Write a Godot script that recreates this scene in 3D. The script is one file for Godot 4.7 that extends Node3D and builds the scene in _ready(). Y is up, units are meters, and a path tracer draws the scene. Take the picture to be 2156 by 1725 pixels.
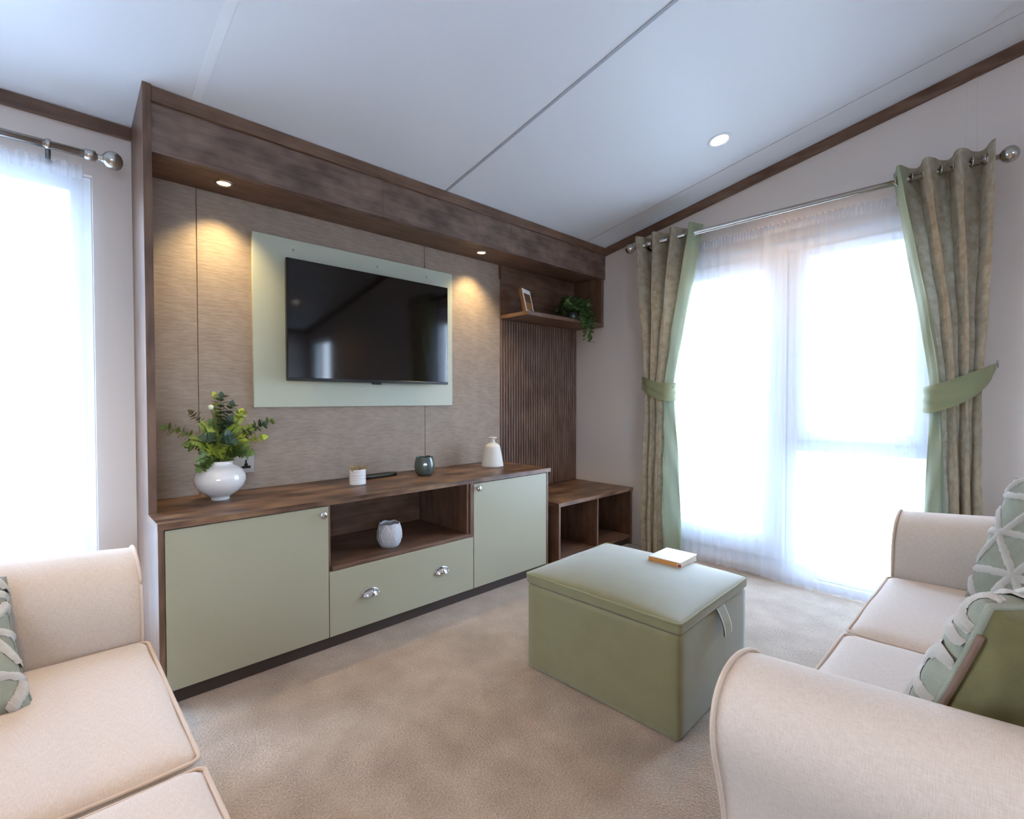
extends Node3D

var M := {}
var org := Vector3.ZERO
var used := {}
var rng := RandomNumberGenerator.new()

# room measures (metres): the media wall is z = BACK, the gable with the garden window is x = GABLE
const BACK := -2.62
const GABLE := 3.25
const FRONT := 3.30
const LEFT := -4.2
const RIDGE := 0.34
const EYE := Vector3(0, 1.1, 0)

func ceil_y(z: float) -> float:
	return 2.288 + 0.19 * (minf(z, 2.0 * RIDGE - z) + 2.32)

# ---------------------------------------------------------------- nodes
func numbered(called: String) -> String:
	if not used.has(called):
		used[called] = 0
		return called
	used[called] += 1
	return "%s_%03d" % [called, used[called]]

func thing(called: String, label: String, category: String, at := Vector3.ZERO, group := "") -> Node3D:
	var o := Node3D.new()
	o.name = numbered(called)
	add_child(o)
	o.position = at
	org = at
	o.set_meta("label", label)
	o.set_meta("category", category)
	if group:
		o.set_meta("group", group)
	return o

func structure(called: String) -> Node3D:
	var o := Node3D.new()
	o.name = called
	add_child(o)
	o.set_meta("kind", "structure")
	org = Vector3.ZERO
	return o

func begin(smooth := false) -> SurfaceTool:
	var st := SurfaceTool.new()
	st.begin(Mesh.PRIMITIVE_TRIANGLES)
	st.set_smooth_group(1 if smooth else 0xFFFFFFFF)
	return st

func done(st: SurfaceTool, called: String, m: Material, parent: Node) -> MeshInstance3D:
	st.generate_normals()
	var o := MeshInstance3D.new()
	o.name = called
	o.mesh = st.commit()
	o.material_override = m
	o.cast_shadow = GeometryInstance3D.SHADOW_CASTING_SETTING_ON
	parent.add_child(o, true)
	return o

func put(mesh: Mesh, called: String, m: Material, parent: Node) -> MeshInstance3D:
	var o := MeshInstance3D.new()
	o.name = called
	o.mesh = mesh
	o.material_override = m
	parent.add_child(o, true)
	return o

# ---------------------------------------------------------------- shapes
func tri(st: SurfaceTool, a: Vector3, b: Vector3, c: Vector3) -> void:
	st.add_vertex(a)
	st.add_vertex(b)
	st.add_vertex(c)

func quad(st: SurfaceTool, a: Vector3, b: Vector3, c: Vector3, d: Vector3) -> void:
	tri(st, a, b, c)
	tri(st, a, c, d)

# outward-facing triangle (front faces run clockwise)
func tri_out(st: SurfaceTool, a: Vector3, b: Vector3, c: Vector3, out: Vector3) -> void:
	if (b - a).cross(c - a).dot(out) > 0.0:
		tri(st, a, c, b)
	else:
		tri(st, a, b, c)

func quad_out(st: SurfaceTool, a: Vector3, b: Vector3, c: Vector3, d: Vector3, out: Vector3) -> void:
	tri_out(st, a, b, c, out)
	tri_out(st, a, c, d, out)

# box with chamfered edges
func add_box(st: SurfaceTool, lo: Vector3, hi: Vector3, bev := 0.0015) -> void:
	var c := (lo + hi) * 0.5 - org
	var h := (hi - lo).abs() * 0.5
	var b := minf(bev, minf(h.x, minf(h.y, h.z)) * 0.45)
	for ax in 3:
		var u := (ax + 1) % 3
		var v := (ax + 2) % 3
		for s in [-1.0, 1.0]:
			var n := Vector3.ZERO
			n[ax] = s
			var p := []
			for k in [[-1.0, -1.0], [1.0, -1.0], [1.0, 1.0], [-1.0, 1.0]]:
				var q := Vector3.ZERO
				q[ax] = s * h[ax]
				q[u] = k[0] * (h[u] - b)
				q[v] = k[1] * (h[v] - b)
				p.append(c + q)
			quad_out(st, p[0], p[1], p[2], p[3], n)
	for ax in 3:
		var u := (ax + 1) % 3
		var v := (ax + 2) % 3
		for su in [-1.0, 1.0]:
			for sv in [-1.0, 1.0]:
				var p := []
				for e in [-1.0, 1.0]:
					var q := Vector3.ZERO
					q[ax] = e * (h[ax] - b)
					q[u] = su * h[u]
					q[v] = sv * (h[v] - b)
					var r := q
					r[u] = su * (h[u] - b)
					r[v] = sv * h[v]
					p.append(c + q)
					p.append(c + r)
				var n := Vector3.ZERO
				n[u] = su
				n[v] = sv
				quad_out(st, p[0], p[1], p[3], p[2], n)
	for sx in [-1.0, 1.0]:
		for sy in [-1.0, 1.0]:
			for sz in [-1.0, 1.0]:
				var s := Vector3(sx, sy, sz)
				tri_out(st, c + s * (h - Vector3(0, b, b)), c + s * (h - Vector3(b, 0, b)), c + s * (h - Vector3(b, b, 0)), s)

func box(parent: Node, called: String, lo: Vector3, hi: Vector3, m: Material, bev := 0.0015) -> MeshInstance3D:
	var st := begin()
	add_box(st, lo, hi, bev)
	return done(st, called, m, parent)

# extruded polygon: pts are 2-D, to3 maps (p, t) with t = 0 or 1 to world
func add_prism(st: SurfaceTool, pts: PackedVector2Array, to3: Callable) -> void:
	var mid := Vector2.ZERO
	for p in pts:
		mid += p / pts.size()
	var c0: Vector3 = to3.call(mid, 0.0)
	var c1: Vector3 = to3.call(mid, 1.0)
	var idx := Geometry2D.triangulate_polygon(pts)
	for t in [0.0, 1.0]:
		var out := (c1 - c0) * (1.0 if t > 0.5 else -1.0)
		for k in range(0, idx.size(), 3):
			tri_out(st, to3.call(pts[idx[k]], t) - org, to3.call(pts[idx[k + 1]], t) - org, to3.call(pts[idx[k + 2]], t) - org, out)
	var cw := Geometry2D.is_polygon_clockwise(pts)
	for k in pts.size():
		var a := pts[k]
		var b := pts[(k + 1) % pts.size()]
		var e := (b - a).normalized()
		var n2 := Vector2(-e.y, e.x) if cw else Vector2(e.y, -e.x)
		var out: Vector3 = to3.call(a + n2, 0.0) - to3.call(a, 0.0)
		quad_out(st, to3.call(a, 0.0) - org, to3.call(b, 0.0) - org, to3.call(b, 1.0) - org, to3.call(a, 1.0) - org, out)

# a grid of points (array of rows)
func add_grid(st: SurfaceTool, rows: Array, wrap := false, flip := false) -> void:
	for i in rows.size() - 1:
		var r0: PackedVector3Array = rows[i]
		var r1: PackedVector3Array = rows[i + 1]
		var n := r0.size()
		for j in (n if wrap else n - 1):
			var k := (j + 1) % n
			if flip:
				quad(st, r0[j], r1[j], r1[k], r0[k])
			else:
				quad(st, r0[j], r0[k], r1[k], r1[j])

func add_grid_uv(st: SurfaceTool, rows: Array, uvs: Array) -> void:
	for i in rows.size() - 1:
		for j in rows[i].size() - 1:
			for q in [[i, j], [i, j + 1], [i + 1, j + 1], [i, j], [i + 1, j + 1], [i + 1, j]]:
				st.set_uv(uvs[q[0]][q[1]])
				st.add_vertex(rows[q[0]][q[1]])

# turned shape: prof = (radius, height) pairs
func add_lathe(st: SurfaceTool, at: Vector3, prof: Array, seg := 32, wob := 0.0) -> void:
	var rows := []
	for p in prof:
		var row := PackedVector3Array()
		for j in seg:
			var a := TAU * j / seg
			var r: float = p[0] * (1.0 + wob * sin(3.0 * a + p[1] * 90.0))
			row.append(at - org + Vector3(cos(a) * r, p[1], sin(a) * r))
		rows.append(row)
	add_grid(st, rows, true)

func lathe(parent: Node, called: String, at: Vector3, prof: Array, m: Material, seg := 32, wob := 0.0) -> MeshInstance3D:
	var st := begin(true)
	add_lathe(st, at, prof, seg, wob)
	return done(st, called, m, parent)

# turned shape about any axis
func add_lathe_axis(st: SurfaceTool, at: Vector3, axis: Vector3, prof: Array, seg := 24) -> void:
	var w := axis.normalized()
	var u := w.cross(Vector3(0.31, 0.93, 0.17)).normalized()
	var v := w.cross(u)
	var rows := []
	for p in prof:
		var row := PackedVector3Array()
		for j in seg:
			var a := TAU * j / seg
			row.append(at - org + w * p[1] + (u * cos(a) + v * sin(a)) * p[0])
		rows.append(row)
	add_grid(st, rows, true)

func add_tube(st: SurfaceTool, path: PackedVector3Array, radius: float, seg := 8, closed := false, taper := 1.0) -> void:
	var rows := []
	var n := path.size()
	for i in n:
		var a := path[(i - 1 + n) % n] if closed or i > 0 else path[i]
		var b := path[(i + 1) % n] if closed or i < n - 1 else path[i]
		var w := (b - a).normalized()
		var ref := Vector3.UP if absf(w.y) < 0.9 else Vector3.RIGHT
		var u := w.cross(ref).normalized()
		var v := u.cross(w)
		var r := radius * lerpf(1.0, taper, float(i) / maxf(1, n - 1))
		var row := PackedVector3Array()
		for j in seg:
			var an := TAU * j / seg
			row.append(path[i] - org + (u * cos(an) + v * sin(an)) * r)
		rows.append(row)
	if closed:
		rows.append(rows[0])
	add_grid(st, rows, true)
	if not closed:
		for e in [0, n - 1]:
			var row: PackedVector3Array = rows[e]
			for j in seg:
				tri(st, path[e] - org, row[j], row[(j + 1) % seg])

func tube(parent: Node, called: String, path: PackedVector3Array, radius: float, m: Material, seg := 8, closed := false, taper := 1.0) -> MeshInstance3D:
	var st := begin(true)
	add_tube(st, path, radius, seg, closed, taper)
	return done(st, called, m, parent)

# rounded, crowned box (upholstery)
func add_soft(st: SurfaceTool, c: Vector3, half: Vector3, r: float, n: int, crown_up := 0.0, crown_down := 0.0, wob := 0.0) -> void:
	for ax in 3:
		var u := (ax + 1) % 3
		var v := (ax + 2) % 3
		for s in [-1.0, 1.0]:
			var rows := []
			for i in n + 1:
				var row := PackedVector3Array()
				for j in n + 1:
					var p := Vector3.ZERO
					p[ax] = s * half[ax]
					# finer steps near the edges
					var a := float(i) / n * 2.0 - 1.0
					var b := float(j) / n * 2.0 - 1.0
					a = sin(a * PI / 2.0)
					b = sin(b * PI / 2.0)
					p[u] = a * half[u]
					p[v] = b * half[v]
					var inner := p.clamp(-(half - Vector3.ONE * r), half - Vector3.ONE * r)
					var d := p - inner
					var q := inner + (d.normalized() * r if d.length() > 1e-6 else Vector3.ZERO)
					var f := (1.0 - pow(q.x / half.x, 2.0)) * (1.0 - pow(q.z / half.z, 2.0))
					f = pow(maxf(f, 0.0), 0.6)
					if q.y > 0.0:
						q.y += crown_up * f * q.y / half.y
					else:
						q.y += crown_down * f * q.y / half.y
					if wob > 0.0:
						q += Vector3(sin(q.z * 23.0 + q.y * 9.0), 0.0, sin(q.x * 19.0 + q.y * 11.0)) * wob * (1.0 - f)
					row.append(c - org + q)
				rows.append(row)
			add_grid(st, rows, false, s > 0.0)

func soft(parent: Node, called: String, c: Vector3, half: Vector3, r: float, m: Material, n := 14, cu := 0.0, cd := 0.0, wob := 0.0) -> MeshInstance3D:
	var st := begin(true)
	add_soft(st, c, half, r, n, cu, cd, wob)
	return done(st, called, m, parent)

func rounded_rect(cx: float, cz: float, hx: float, hz: float, r: float, y: float, steps := 6) -> PackedVector3Array:
	var path := PackedVector3Array()
	for k in 4:
		var sx: float = [1.0, -1.0, -1.0, 1.0][k]
		var sz: float = [1.0, 1.0, -1.0, -1.0][k]
		for i in steps + 1:
			var a := PI / 2.0 * (k + float(i) / steps)
			path.append(Vector3(cx + sx * (hx - r) + cos(a) * r, y, cz + sz * (hz - r) + sin(a) * r))
		# straight run to the next corner, for even sampling
	return path

# ---------------------------------------------------------------- textures and materials
func noise_data(w: int, h: int, freq: float, sd: int, oct: int, W: int, H: int) -> PackedByteArray:
	var n := FastNoiseLite.new()
	n.noise_type = FastNoiseLite.TYPE_SIMPLEX_SMOOTH
	n.frequency = freq
	n.seed = sd
	n.fractal_octaves = oct
	var im := n.get_seamless_image(w, h, false, false, 0.12, true)
	im.convert(Image.FORMAT_L8)
	if w != W or h != H:
		im.resize(W, H, Image.INTERPOLATE_CUBIC)
	return im.get_data()

# three-colour gradient over a weighted sum of noises
func mixed(W: int, H: int, layers: Array, c0: Color, c1: Color, c2: Color, gain := 1.0) -> Image:
	var lut := PackedByteArray()
	for i in 256:
		var t := i / 255.0
		var c := c0.lerp(c1, t * 2.0) if t < 0.5 else c1.lerp(c2, t * 2.0 - 1.0)
		lut.append_array([int(c.r * 255), int(c.g * 255), int(c.b * 255)])
	var out := PackedByteArray()
	out.resize(W * H * 3)
	var nl := layers.size()
	var d0: PackedByteArray = layers[0][0]
	var w0: float = layers[0][1] * gain
	var d1: PackedByteArray = layers[1][0] if nl > 1 else d0
	var w1: float = layers[1][1] * gain if nl > 1 else 0.0
	var d2: PackedByteArray = layers[2][0] if nl > 2 else d0
	var w2: float = layers[2][1] * gain if nl > 2 else 0.0
	for i in W * H:
		var v := 127.5 + (d0[i] - 127.5) * w0 + (d1[i] - 127.5) * w1 + (d2[i] - 127.5) * w2
		var k := clampi(int(v), 0, 255) * 3
		out[i * 3] = lut[k]
		out[i * 3 + 1] = lut[k + 1]
		out[i * 3 + 2] = lut[k + 2]
	return Image.create_from_data(W, H, false, Image.FORMAT_RGB8, out)

func grey(W: int, H: int, layers: Array, gain := 1.0) -> ImageTexture:
	return ImageTexture.create_from_image(mixed(W, H, layers, Color.BLACK, Color(0.5, 0.5, 0.5), Color.WHITE, gain))

func mat(called: String, c: Color, rough := 0.6, metal := 0.0) -> StandardMaterial3D:
	var m := StandardMaterial3D.new()
	m.resource_name = called
	m.albedo_color = c
	m.roughness = rough
	m.metallic = metal
	m.cull_mode = BaseMaterial3D.CULL_DISABLED
	M[called] = m
	return m

func textured(called: String, im: Image, size: float, rough: float, bump: Texture2D = null, bump_cm := 0.0, world := true) -> StandardMaterial3D:
	var m := mat(called, Color.WHITE, rough)
	m.albedo_texture = ImageTexture.create_from_image(im)
	m.uv1_triplanar = true
	m.uv1_world_triplanar = world
	m.uv1_triplanar_sharpness = 8.0
	m.uv1_scale = Vector3.ONE / size
	if bump:
		m.heightmap_enabled = true
		m.heightmap_texture = bump
		m.heightmap_scale = bump_cm
	return m

func make_materials() -> void:
	# --- walnut laminate, grain along the image's u
	var grain := noise_data(48, 512, 0.03, 11, 4, 512, 512)
	var fine := noise_data(24, 512, 0.12, 12, 2, 512, 512)
	var blotch := noise_data(160, 256, 0.02, 13, 3, 512, 512)
	var wood_c := [Color(0.270, 0.185, 0.135), Color(0.420, 0.312, 0.243), Color(0.520, 0.405, 0.325)]
	var wood := mixed(512, 512, [[grain, 0.45], [fine, 0.28], [blotch, 0.55]], wood_c[0], wood_c[1], wood_c[2])
	textured("wood", wood, 0.85, 0.42)
	var up := wood.duplicate() as Image
	up.rotate_90(CLOCKWISE)
	textured("wood_upright", up, 0.85, 0.40)
	# rustic worktop: stronger figure
	var rustic := mixed(512, 512, [[grain, 0.7], [blotch, 1.3], [fine, 0.25]], Color(0.23, 0.15, 0.10), Color(0.41, 0.295, 0.22), Color(0.53, 0.41, 0.29))
	textured("wood_rustic", rustic, 0.9, 0.38)
	# fascia: greyer, planks of slightly different tone
	var fas := mixed(512, 512, [[blotch, 0.95], [grain, 0.45], [fine, 0.25]], Color(0.295, 0.225, 0.19), Color(0.43, 0.345, 0.30), Color(0.515, 0.425, 0.37))
	textured("wood_fascia", fas, 0.75, 0.42)
	mat("plinth", Color(0.22, 0.175, 0.15), 0.5)
	# --- grasscloth wall boards
	var gs1 := noise_data(72, 512, 0.06, 21, 3, 512, 512)
	var gs2 := noise_data(40, 512, 0.25, 22, 2, 512, 512)
	var gs3 := noise_data(128, 128, 0.03, 23, 2, 512, 512)
	var gc := mixed(512, 512, [[gs1, 0.5], [gs2, 0.5], [gs3, 0.25]], Color(0.535, 0.455, 0.395), Color(0.605, 0.53, 0.465), Color(0.675, 0.605, 0.535))
	textured("grasscloth", gc, 0.45, 0.62, grey(512, 512, [[gs1, 0.6], [gs2, 0.5]]), 0.06)
	# --- carpet
	var cp1 := noise_data(512, 512, 0.22, 31, 3, 512, 512)
	var cp2 := noise_data(512, 512, 0.012, 32, 3, 512, 512)
	var cp3 := noise_data(512, 512, 0.5, 33, 1, 512, 512)
	var car := mixed(512, 512, [[cp1, 0.42], [cp2, 0.25], [cp3, 0.45]], Color(0.465, 0.39, 0.31), Color(0.63, 0.545, 0.455), Color(0.785, 0.705, 0.615))
	var cm := textured("carpet", car, 1.05, 0.95, grey(512, 512, [[cp1, 0.6], [cp3, 0.5]]), 0.5)
	cm.rim_enabled = true
	cm.rim = 0.5
	# larger patches where the pile lies differently
	var pile := noise_data(256, 256, 0.02, 34, 3, 256, 256)
	cm.detail_enabled = true
	cm.detail_blend_mode = BaseMaterial3D.BLEND_MODE_MUL
	cm.detail_albedo = ImageTexture.create_from_image(mixed(256, 256, [[pile, 1.0]], Color(0.89, 0.875, 0.86), Color(0.955, 0.95, 0.945), Color.WHITE))
	cm.detail_uv_layer = BaseMaterial3D.DETAIL_UV_2
	cm.uv2_triplanar = true
	cm.uv2_world_triplanar = true
	cm.uv2_scale = Vector3.ONE / 2.3
	# --- linen
	var l1 := noise_data(40, 512, 0.2, 41, 2, 512, 512)
	var l2 := noise_data(512, 40, 0.2, 42, 2, 512, 512)
	var lin := mixed(512, 512, [[l1, 0.5], [l2, 0.5]], Color(0.715, 0.65, 0.585), Color(0.785, 0.73, 0.67), Color(0.84, 0.795, 0.745))
	var lm := textured("linen", lin, 0.15, 0.9, grey(512, 512, [[l1, 0.5], [l2, 0.5]]), 0.03, false)
	lm.rim_enabled = true
	lm.rim = 0.3
	var pip := mat("linen_piping", Color(0.77, 0.70, 0.625), 0.85)
	pip.rim_enabled = true
	pip.rim = 0.2
	# --- velvet of the ottoman
	var v1 := noise_data(256, 256, 0.02, 51, 3, 256, 256)
	var v2 := noise_data(256, 256, 0.4, 52, 1, 256, 256)
	var vel := mixed(256, 256, [[v1, 0.35], [v2, 0.25]], Color(0.435, 0.41, 0.255), Color(0.47, 0.445, 0.285), Color(0.505, 0.48, 0.32))
	var vm := textured("velvet", vel, 0.5, 0.64, null, 0.0, false)
	vm.rim_enabled = true
	vm.rim = 1.0
	vm.rim_tint = 0.3
	var vp := mat("velvet_piping", Color(0.52, 0.52, 0.37), 0.7)
	vp.rim_enabled = true
	vp.rim = 0.6
	# --- pillow cloths
	var pl := mixed(256, 256, [[v2, 0.6], [v1, 0.3]], Color(0.47, 0.48, 0.42), Color(0.54, 0.55, 0.485), Color(0.61, 0.62, 0.555))
	textured("pillow_grey", pl, 0.2, 0.9, null, 0.0, false)
	var po := mixed(256, 256, [[v1, 0.6], [v2, 0.2]], Color(0.32, 0.30, 0.15), Color(0.385, 0.365, 0.20), Color(0.45, 0.43, 0.26))
	var pom := textured("pillow_olive", po, 0.4, 0.8, null, 0.0, false)
	pom.rim_enabled = true
	pom.rim = 0.5
	pom.rim_tint = 0.5
	var tuf := textured("tufting", mixed(256, 256, [[v2, 0.8]], Color(0.76, 0.72, 0.65), Color(0.86, 0.83, 0.77), Color(0.93, 0.905, 0.86)), 0.06, 0.95, grey(256, 256, [[v2, 0.9]]), 0.3, false)
	tuf.rim_enabled = true
	mat("zip_tape", Color(0.45, 0.36, 0.30), 0.7)
	# --- curtains: woven print of pale leaves on taupe
	var c1 := noise_data(256, 256, 0.03, 61, 4, 512, 512)
	var c2 := noise_data(60, 512, 0.2, 62, 2, 512, 512)
	var pr := mixed(512, 512, [[c1, 0.8], [c2, 0.25]], Color(0.60, 0.55, 0.455), Color(0.695, 0.645, 0.555), Color(0.745, 0.73, 0.665))
	rng.seed = 77
	for k in 90:
		var px := rng.randi_range(0, 511)
		var py := rng.randi_range(0, 511)
		var an := rng.randf_range(-0.9, 0.9)
		var ln := rng.randf_range(7.0, 15.0)
		var wd := ln * 0.34
		var tone := Color(0.78, 0.745, 0.655).lerp(Color(0.70, 0.70, 0.60), rng.randf())
		for iy in range(-16, 17):
			for ix in range(-16, 17):
				var a := ix * cos(an) + iy * sin(an)
				var b := -ix * sin(an) + iy * cos(an)
				var e := pow(b / ln, 2.0) + pow(a / (wd * maxf(0.15, 1.0 - b / ln)), 2.0)
				if e < 1.0:
					var X := posmod(px + ix, 512)
					var Y := posmod(py + iy, 512)
					pr.set_pixel(X, Y, pr.get_pixel(X, Y).lerp(tone, 0.55))
	var cu := mat("curtain_print", Color.WHITE, 0.85)
	cu.albedo_texture = ImageTexture.create_from_image(pr)
	cu.uv1_scale = Vector3(2.2, 2.2, 1)
	cu.backlight_enabled = true
	cu.backlight = Color(0.58, 0.60, 0.60)
	var sg := mat("curtain_sage", Color(0.56, 0.585, 0.47), 0.7)
	sg.rim_enabled = true
	sg.rim = 0.5
	sg.backlight_enabled = true
	sg.backlight = Color(0.30, 0.33, 0.30)
	var tb := mat("tie_sage", Color(0.52, 0.54, 0.40), 0.7)
	tb.rim_enabled = true
	tb.rim = 0.4
	# --- sheer voile
	var sh := mat("voile", Color(0.95, 0.97, 1.0, 0.34), 0.9)
	sh.transparency = BaseMaterial3D.TRANSPARENCY_ALPHA
	sh.backlight_enabled = true
	sh.backlight = Color(0.54, 0.56, 0.58)
	sh.specular_mode = BaseMaterial3D.SPECULAR_DISABLED
	var gl := mat("glass", Color(0.95, 0.98, 0.97, 0.06), 0.02)
	gl.transparency = BaseMaterial3D.TRANSPARENCY_ALPHA
	# --- plain ones
	var w1 := noise_data(256, 256, 0.3, 71, 2, 256, 256)
	textured("wall", mixed(256, 256, [[w1, 0.3]], Color(0.85, 0.80, 0.76), Color(0.86, 0.81, 0.77), Color(0.87, 0.82, 0.78)), 0.4, 0.6)
	mat("ceiling", Color(0.90, 0.915, 0.93), 0.45)
	mat("ceiling_strip", Color(0.93, 0.94, 0.95), 0.4)
	mat("ceiling_bead", Color(0.66, 0.68, 0.71), 0.5)
	mat("sage_door", Color(0.635, 0.615, 0.52), 0.36)
	mat("sage_board", Color(0.72, 0.725, 0.645), 0.36)
	mat("upvc", Color(0.92, 0.93, 0.94), 0.3)
	mat("chrome", Color(0.82, 0.82, 0.83), 0.12, 1.0)
	mat("steel", Color(0.74, 0.73, 0.70), 0.22, 1.0)
	mat("bracket", Color(0.25, 0.24, 0.22), 0.4, 0.6)
	mat("tv_bezel", Color(0.025, 0.025, 0.028), 0.3)
	mat("tv_screen", Color(0.012, 0.012, 0.014), 0.06)
	mat("tv_chin", Color(0.12, 0.125, 0.13), 0.3, 0.3)
	mat("socket_steel", Color(0.72, 0.71, 0.70), 0.3, 0.7)
	mat("black_plastic", Color(0.02, 0.02, 0.022), 0.35)
	var cer := mat("ceramic_white", Color(0.90, 0.885, 0.865), 0.12)
	cer.clearcoat_enabled = true
	cer.clearcoat_roughness = 0.05
	mat("ceramic_matt", Color(0.88, 0.855, 0.80), 0.6)
	mat("ceramic_grey", Color(0.72, 0.72, 0.725), 0.55)
	mat("ceramic_line", Color(0.90, 0.90, 0.90), 0.5)
	var cgr := mat("ceramic_green", Color(0.29, 0.34, 0.315), 0.18)
	cgr.clearcoat_enabled = true
	cgr.clearcoat_roughness = 0.08
	mat("soil", Color(0.20, 0.15, 0.11), 0.95)
	mat("dried", Color(0.66, 0.57, 0.44), 0.9)
	mat("stem", Color(0.40, 0.42, 0.22), 0.7)
	for a in [["leaf_fern", Color(0.55, 0.60, 0.22)], ["leaf_lime", Color(0.68, 0.72, 0.24)], ["leaf_eucalyptus", Color(0.20, 0.29, 0.24)], ["leaf_mid", Color(0.38, 0.47, 0.22)], ["leaf_brown", Color(0.30, 0.27, 0.15)], ["leaf_ivy", Color(0.27, 0.41, 0.20)], ["leaf_ivy_pale", Color(0.46, 0.54, 0.34)]]:
		var lf := mat(a[0], a[1], 0.5)
		lf.backlight_enabled = true
		lf.backlight = Color(0.25, 0.3, 0.2)
	mat("bud", Color(0.84, 0.86, 0.74), 0.6)
	mat("copper_frame", Color(0.55, 0.36, 0.20), 0.5)
	mat("photo_mount", Color(0.90, 0.875, 0.84), 0.7)
	mat("photo_print", Color(0.62, 0.42, 0.24), 0.5)
	mat("photo_print_dark", Color(0.40, 0.27, 0.15), 0.5)
	mat("book_cover", Color(0.83, 0.81, 0.81), 0.45)
	mat("book_spine", Color(0.80, 0.55, 0.26), 0.6)
	mat("book_pages", Color(0.86, 0.80, 0.72), 0.9)
	mat("book_mark", Color(0.62, 0.20, 0.16), 0.6)
	mat("deck", Color(0.66, 0.63, 0.59), 0.8)
	mat("paving", Color(0.70, 0.69, 0.67), 0.95)
	for a in [["lamp_warm", Color(1.0, 0.86, 0.62), 6.0], ["lamp_ceiling", Color(1.0, 0.92, 0.80), 6.0]]:
		var em := mat(a[0], Color(0.9, 0.9, 0.9), 0.4)
		em.emission_enabled = true
		em.emission = a[1]
		em.emission_energy_multiplier = a[2]

# ---------------------------------------------------------------- setting
func make_setting() -> void:
	var f := structure("floor")
	box(f, "carpet", Vector3(LEFT, -0.1, BACK - 0.02), Vector3(GABLE + 0.02, 0.0, FRONT + 0.02), M.carpet, 0.0)
	# walls with openings
	var wb := structure("wall_back")
	wall_z(wb, BACK - 0.15, BACK, LEFT - 0.15, GABLE + 0.2, 2.36, [[-1.55, 0.168, 0.06, 2.0]])
	var wr := structure("wall_right")
	wall_x(wr, GABLE, GABLE + 0.2, BACK, FRONT, [[-1.86, -0.27, 0.04, 2.06], [2.45, 3.15, 0.9, 2.06]])
	box(wr, "joint_strip", Vector3(GABLE - 0.0025, 0, -0.222), Vector3(GABLE + 0.01, 2.66, -0.182), M.wall, 0.001)
	var wf := structure("wall_front")
	wall_z(wf, FRONT, FRONT + 0.15, LEFT - 0.15, GABLE + 0.2, 2.36, [[-2.6, -0.6, 0.95, 2.0]])
	var wl := structure("wall_left")
	box(wl, "panel", Vector3(LEFT - 0.15, -0.1, BACK), Vector3(LEFT, 2.95, FRONT), M.wall, 0.0)
	# vaulted ceiling, two slopes
	var c := structure("ceiling")
	for s in [0, 1]:
		var st := begin()
		var za := BACK - 0.15 if s == 0 else RIDGE
		var zb := RIDGE if s == 0 else FRONT + 0.15
		var pts := PackedVector2Array([Vector2(za, ceil_y(za)), Vector2(zb, ceil_y(zb)), Vector2(zb, ceil_y(zb) + 0.12), Vector2(za, ceil_y(za) + 0.12)])
		add_prism(st, pts, func(p, t): return Vector3(LEFT - 0.15 if t < 0.5 else GABLE + 0.01, p.y, p.x))
		done(st, "panel", M.ceiling, c)
	# cover strips over the ceiling joints
	for a in [[1.697, 0.014, "ceiling_bead", 0.004], [0.468, 0.032, "ceiling_strip", 0.0025], [3.0, 0.004, "ceiling_bead", 0.0015], [-0.75, 0.014, "ceiling_bead", 0.004]]:
		var st := begin()
		var pts := PackedVector2Array([Vector2(BACK, ceil_y(BACK) + 0.002), Vector2(RIDGE, ceil_y(RIDGE) + 0.002), Vector2(RIDGE, ceil_y(RIDGE) - a[3]), Vector2(BACK, ceil_y(BACK) - a[3])])
		add_prism(st, pts, func(p, t): return Vector3(a[0] + (t - 0.5) * a[1], p.y, p.x))
		done(st, "joint_strip", M[a[2]], c)
	# timber cornice trims
	var t1 := structure("trim_1")
	for s in [0, 1]:
		var st := begin()
		var za: float = [-2.325, RIDGE][s]
		var zb: float = [RIDGE, FRONT][s]
		var pts := PackedVector2Array([Vector2(za, ceil_y(za) - 0.001), Vector2(zb, ceil_y(zb) - 0.001), Vector2(zb, ceil_y(zb) - 0.06), Vector2(za, ceil_y(za) - 0.06)])
		add_prism(st, pts, func(p, t): return Vector3(GABLE - 0.018 * (1.0 - t), p.y, p.x))
		done(st, "cornice", M.wood, t1)
	var t2 := structure("trim_2")
	box(t2, "cornice", Vector3(LEFT, ceil_y(BACK) - 0.05, BACK), Vector3(0.294, ceil_y(BACK), BACK + 0.018), M.wood)
	var t3 := structure("trim_3")
	box(t3, "cornice", Vector3(LEFT, ceil_y(FRONT) - 0.05, FRONT - 0.018), Vector3(GABLE, ceil_y(FRONT), FRONT), M.wood)
	# outside: pale decking and ground
	var tr := structure("terrace")
	for k in 22:
		box(tr, "board", Vector3(GABLE + 0.2 + k * 0.15, -0.16, -6.0), Vector3(GABLE + 0.2 + k * 0.15 + 0.144, -0.13, 5.0), M.deck, 0.003)
	var gr := structure("ground")
	box(gr, "paving", Vector3(-60, -0.75, -60), Vector3(60, -0.7, 60), M.paving, 0.0)

func wall_z(parent: Node, z0: float, z1: float, x0: float, x1: float, top: float, holes: Array) -> void:
	var x := x0
	for h in holes:
		box(parent, "panel", Vector3(x, -0.1, z0), Vector3(h[0], top, z1), M.wall, 0.0)
		box(parent, "panel", Vector3(h[0], h[3], z0), Vector3(h[1], top, z1), M.wall, 0.0)
		box(parent, "panel", Vector3(h[0], -0.1, z0), Vector3(h[1], h[2], z1), M.wall, 0.0)
		x = h[1]
	box(parent, "panel", Vector3(x, -0.1, z0), Vector3(x1, top, z1), M.wall, 0.0)

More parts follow.
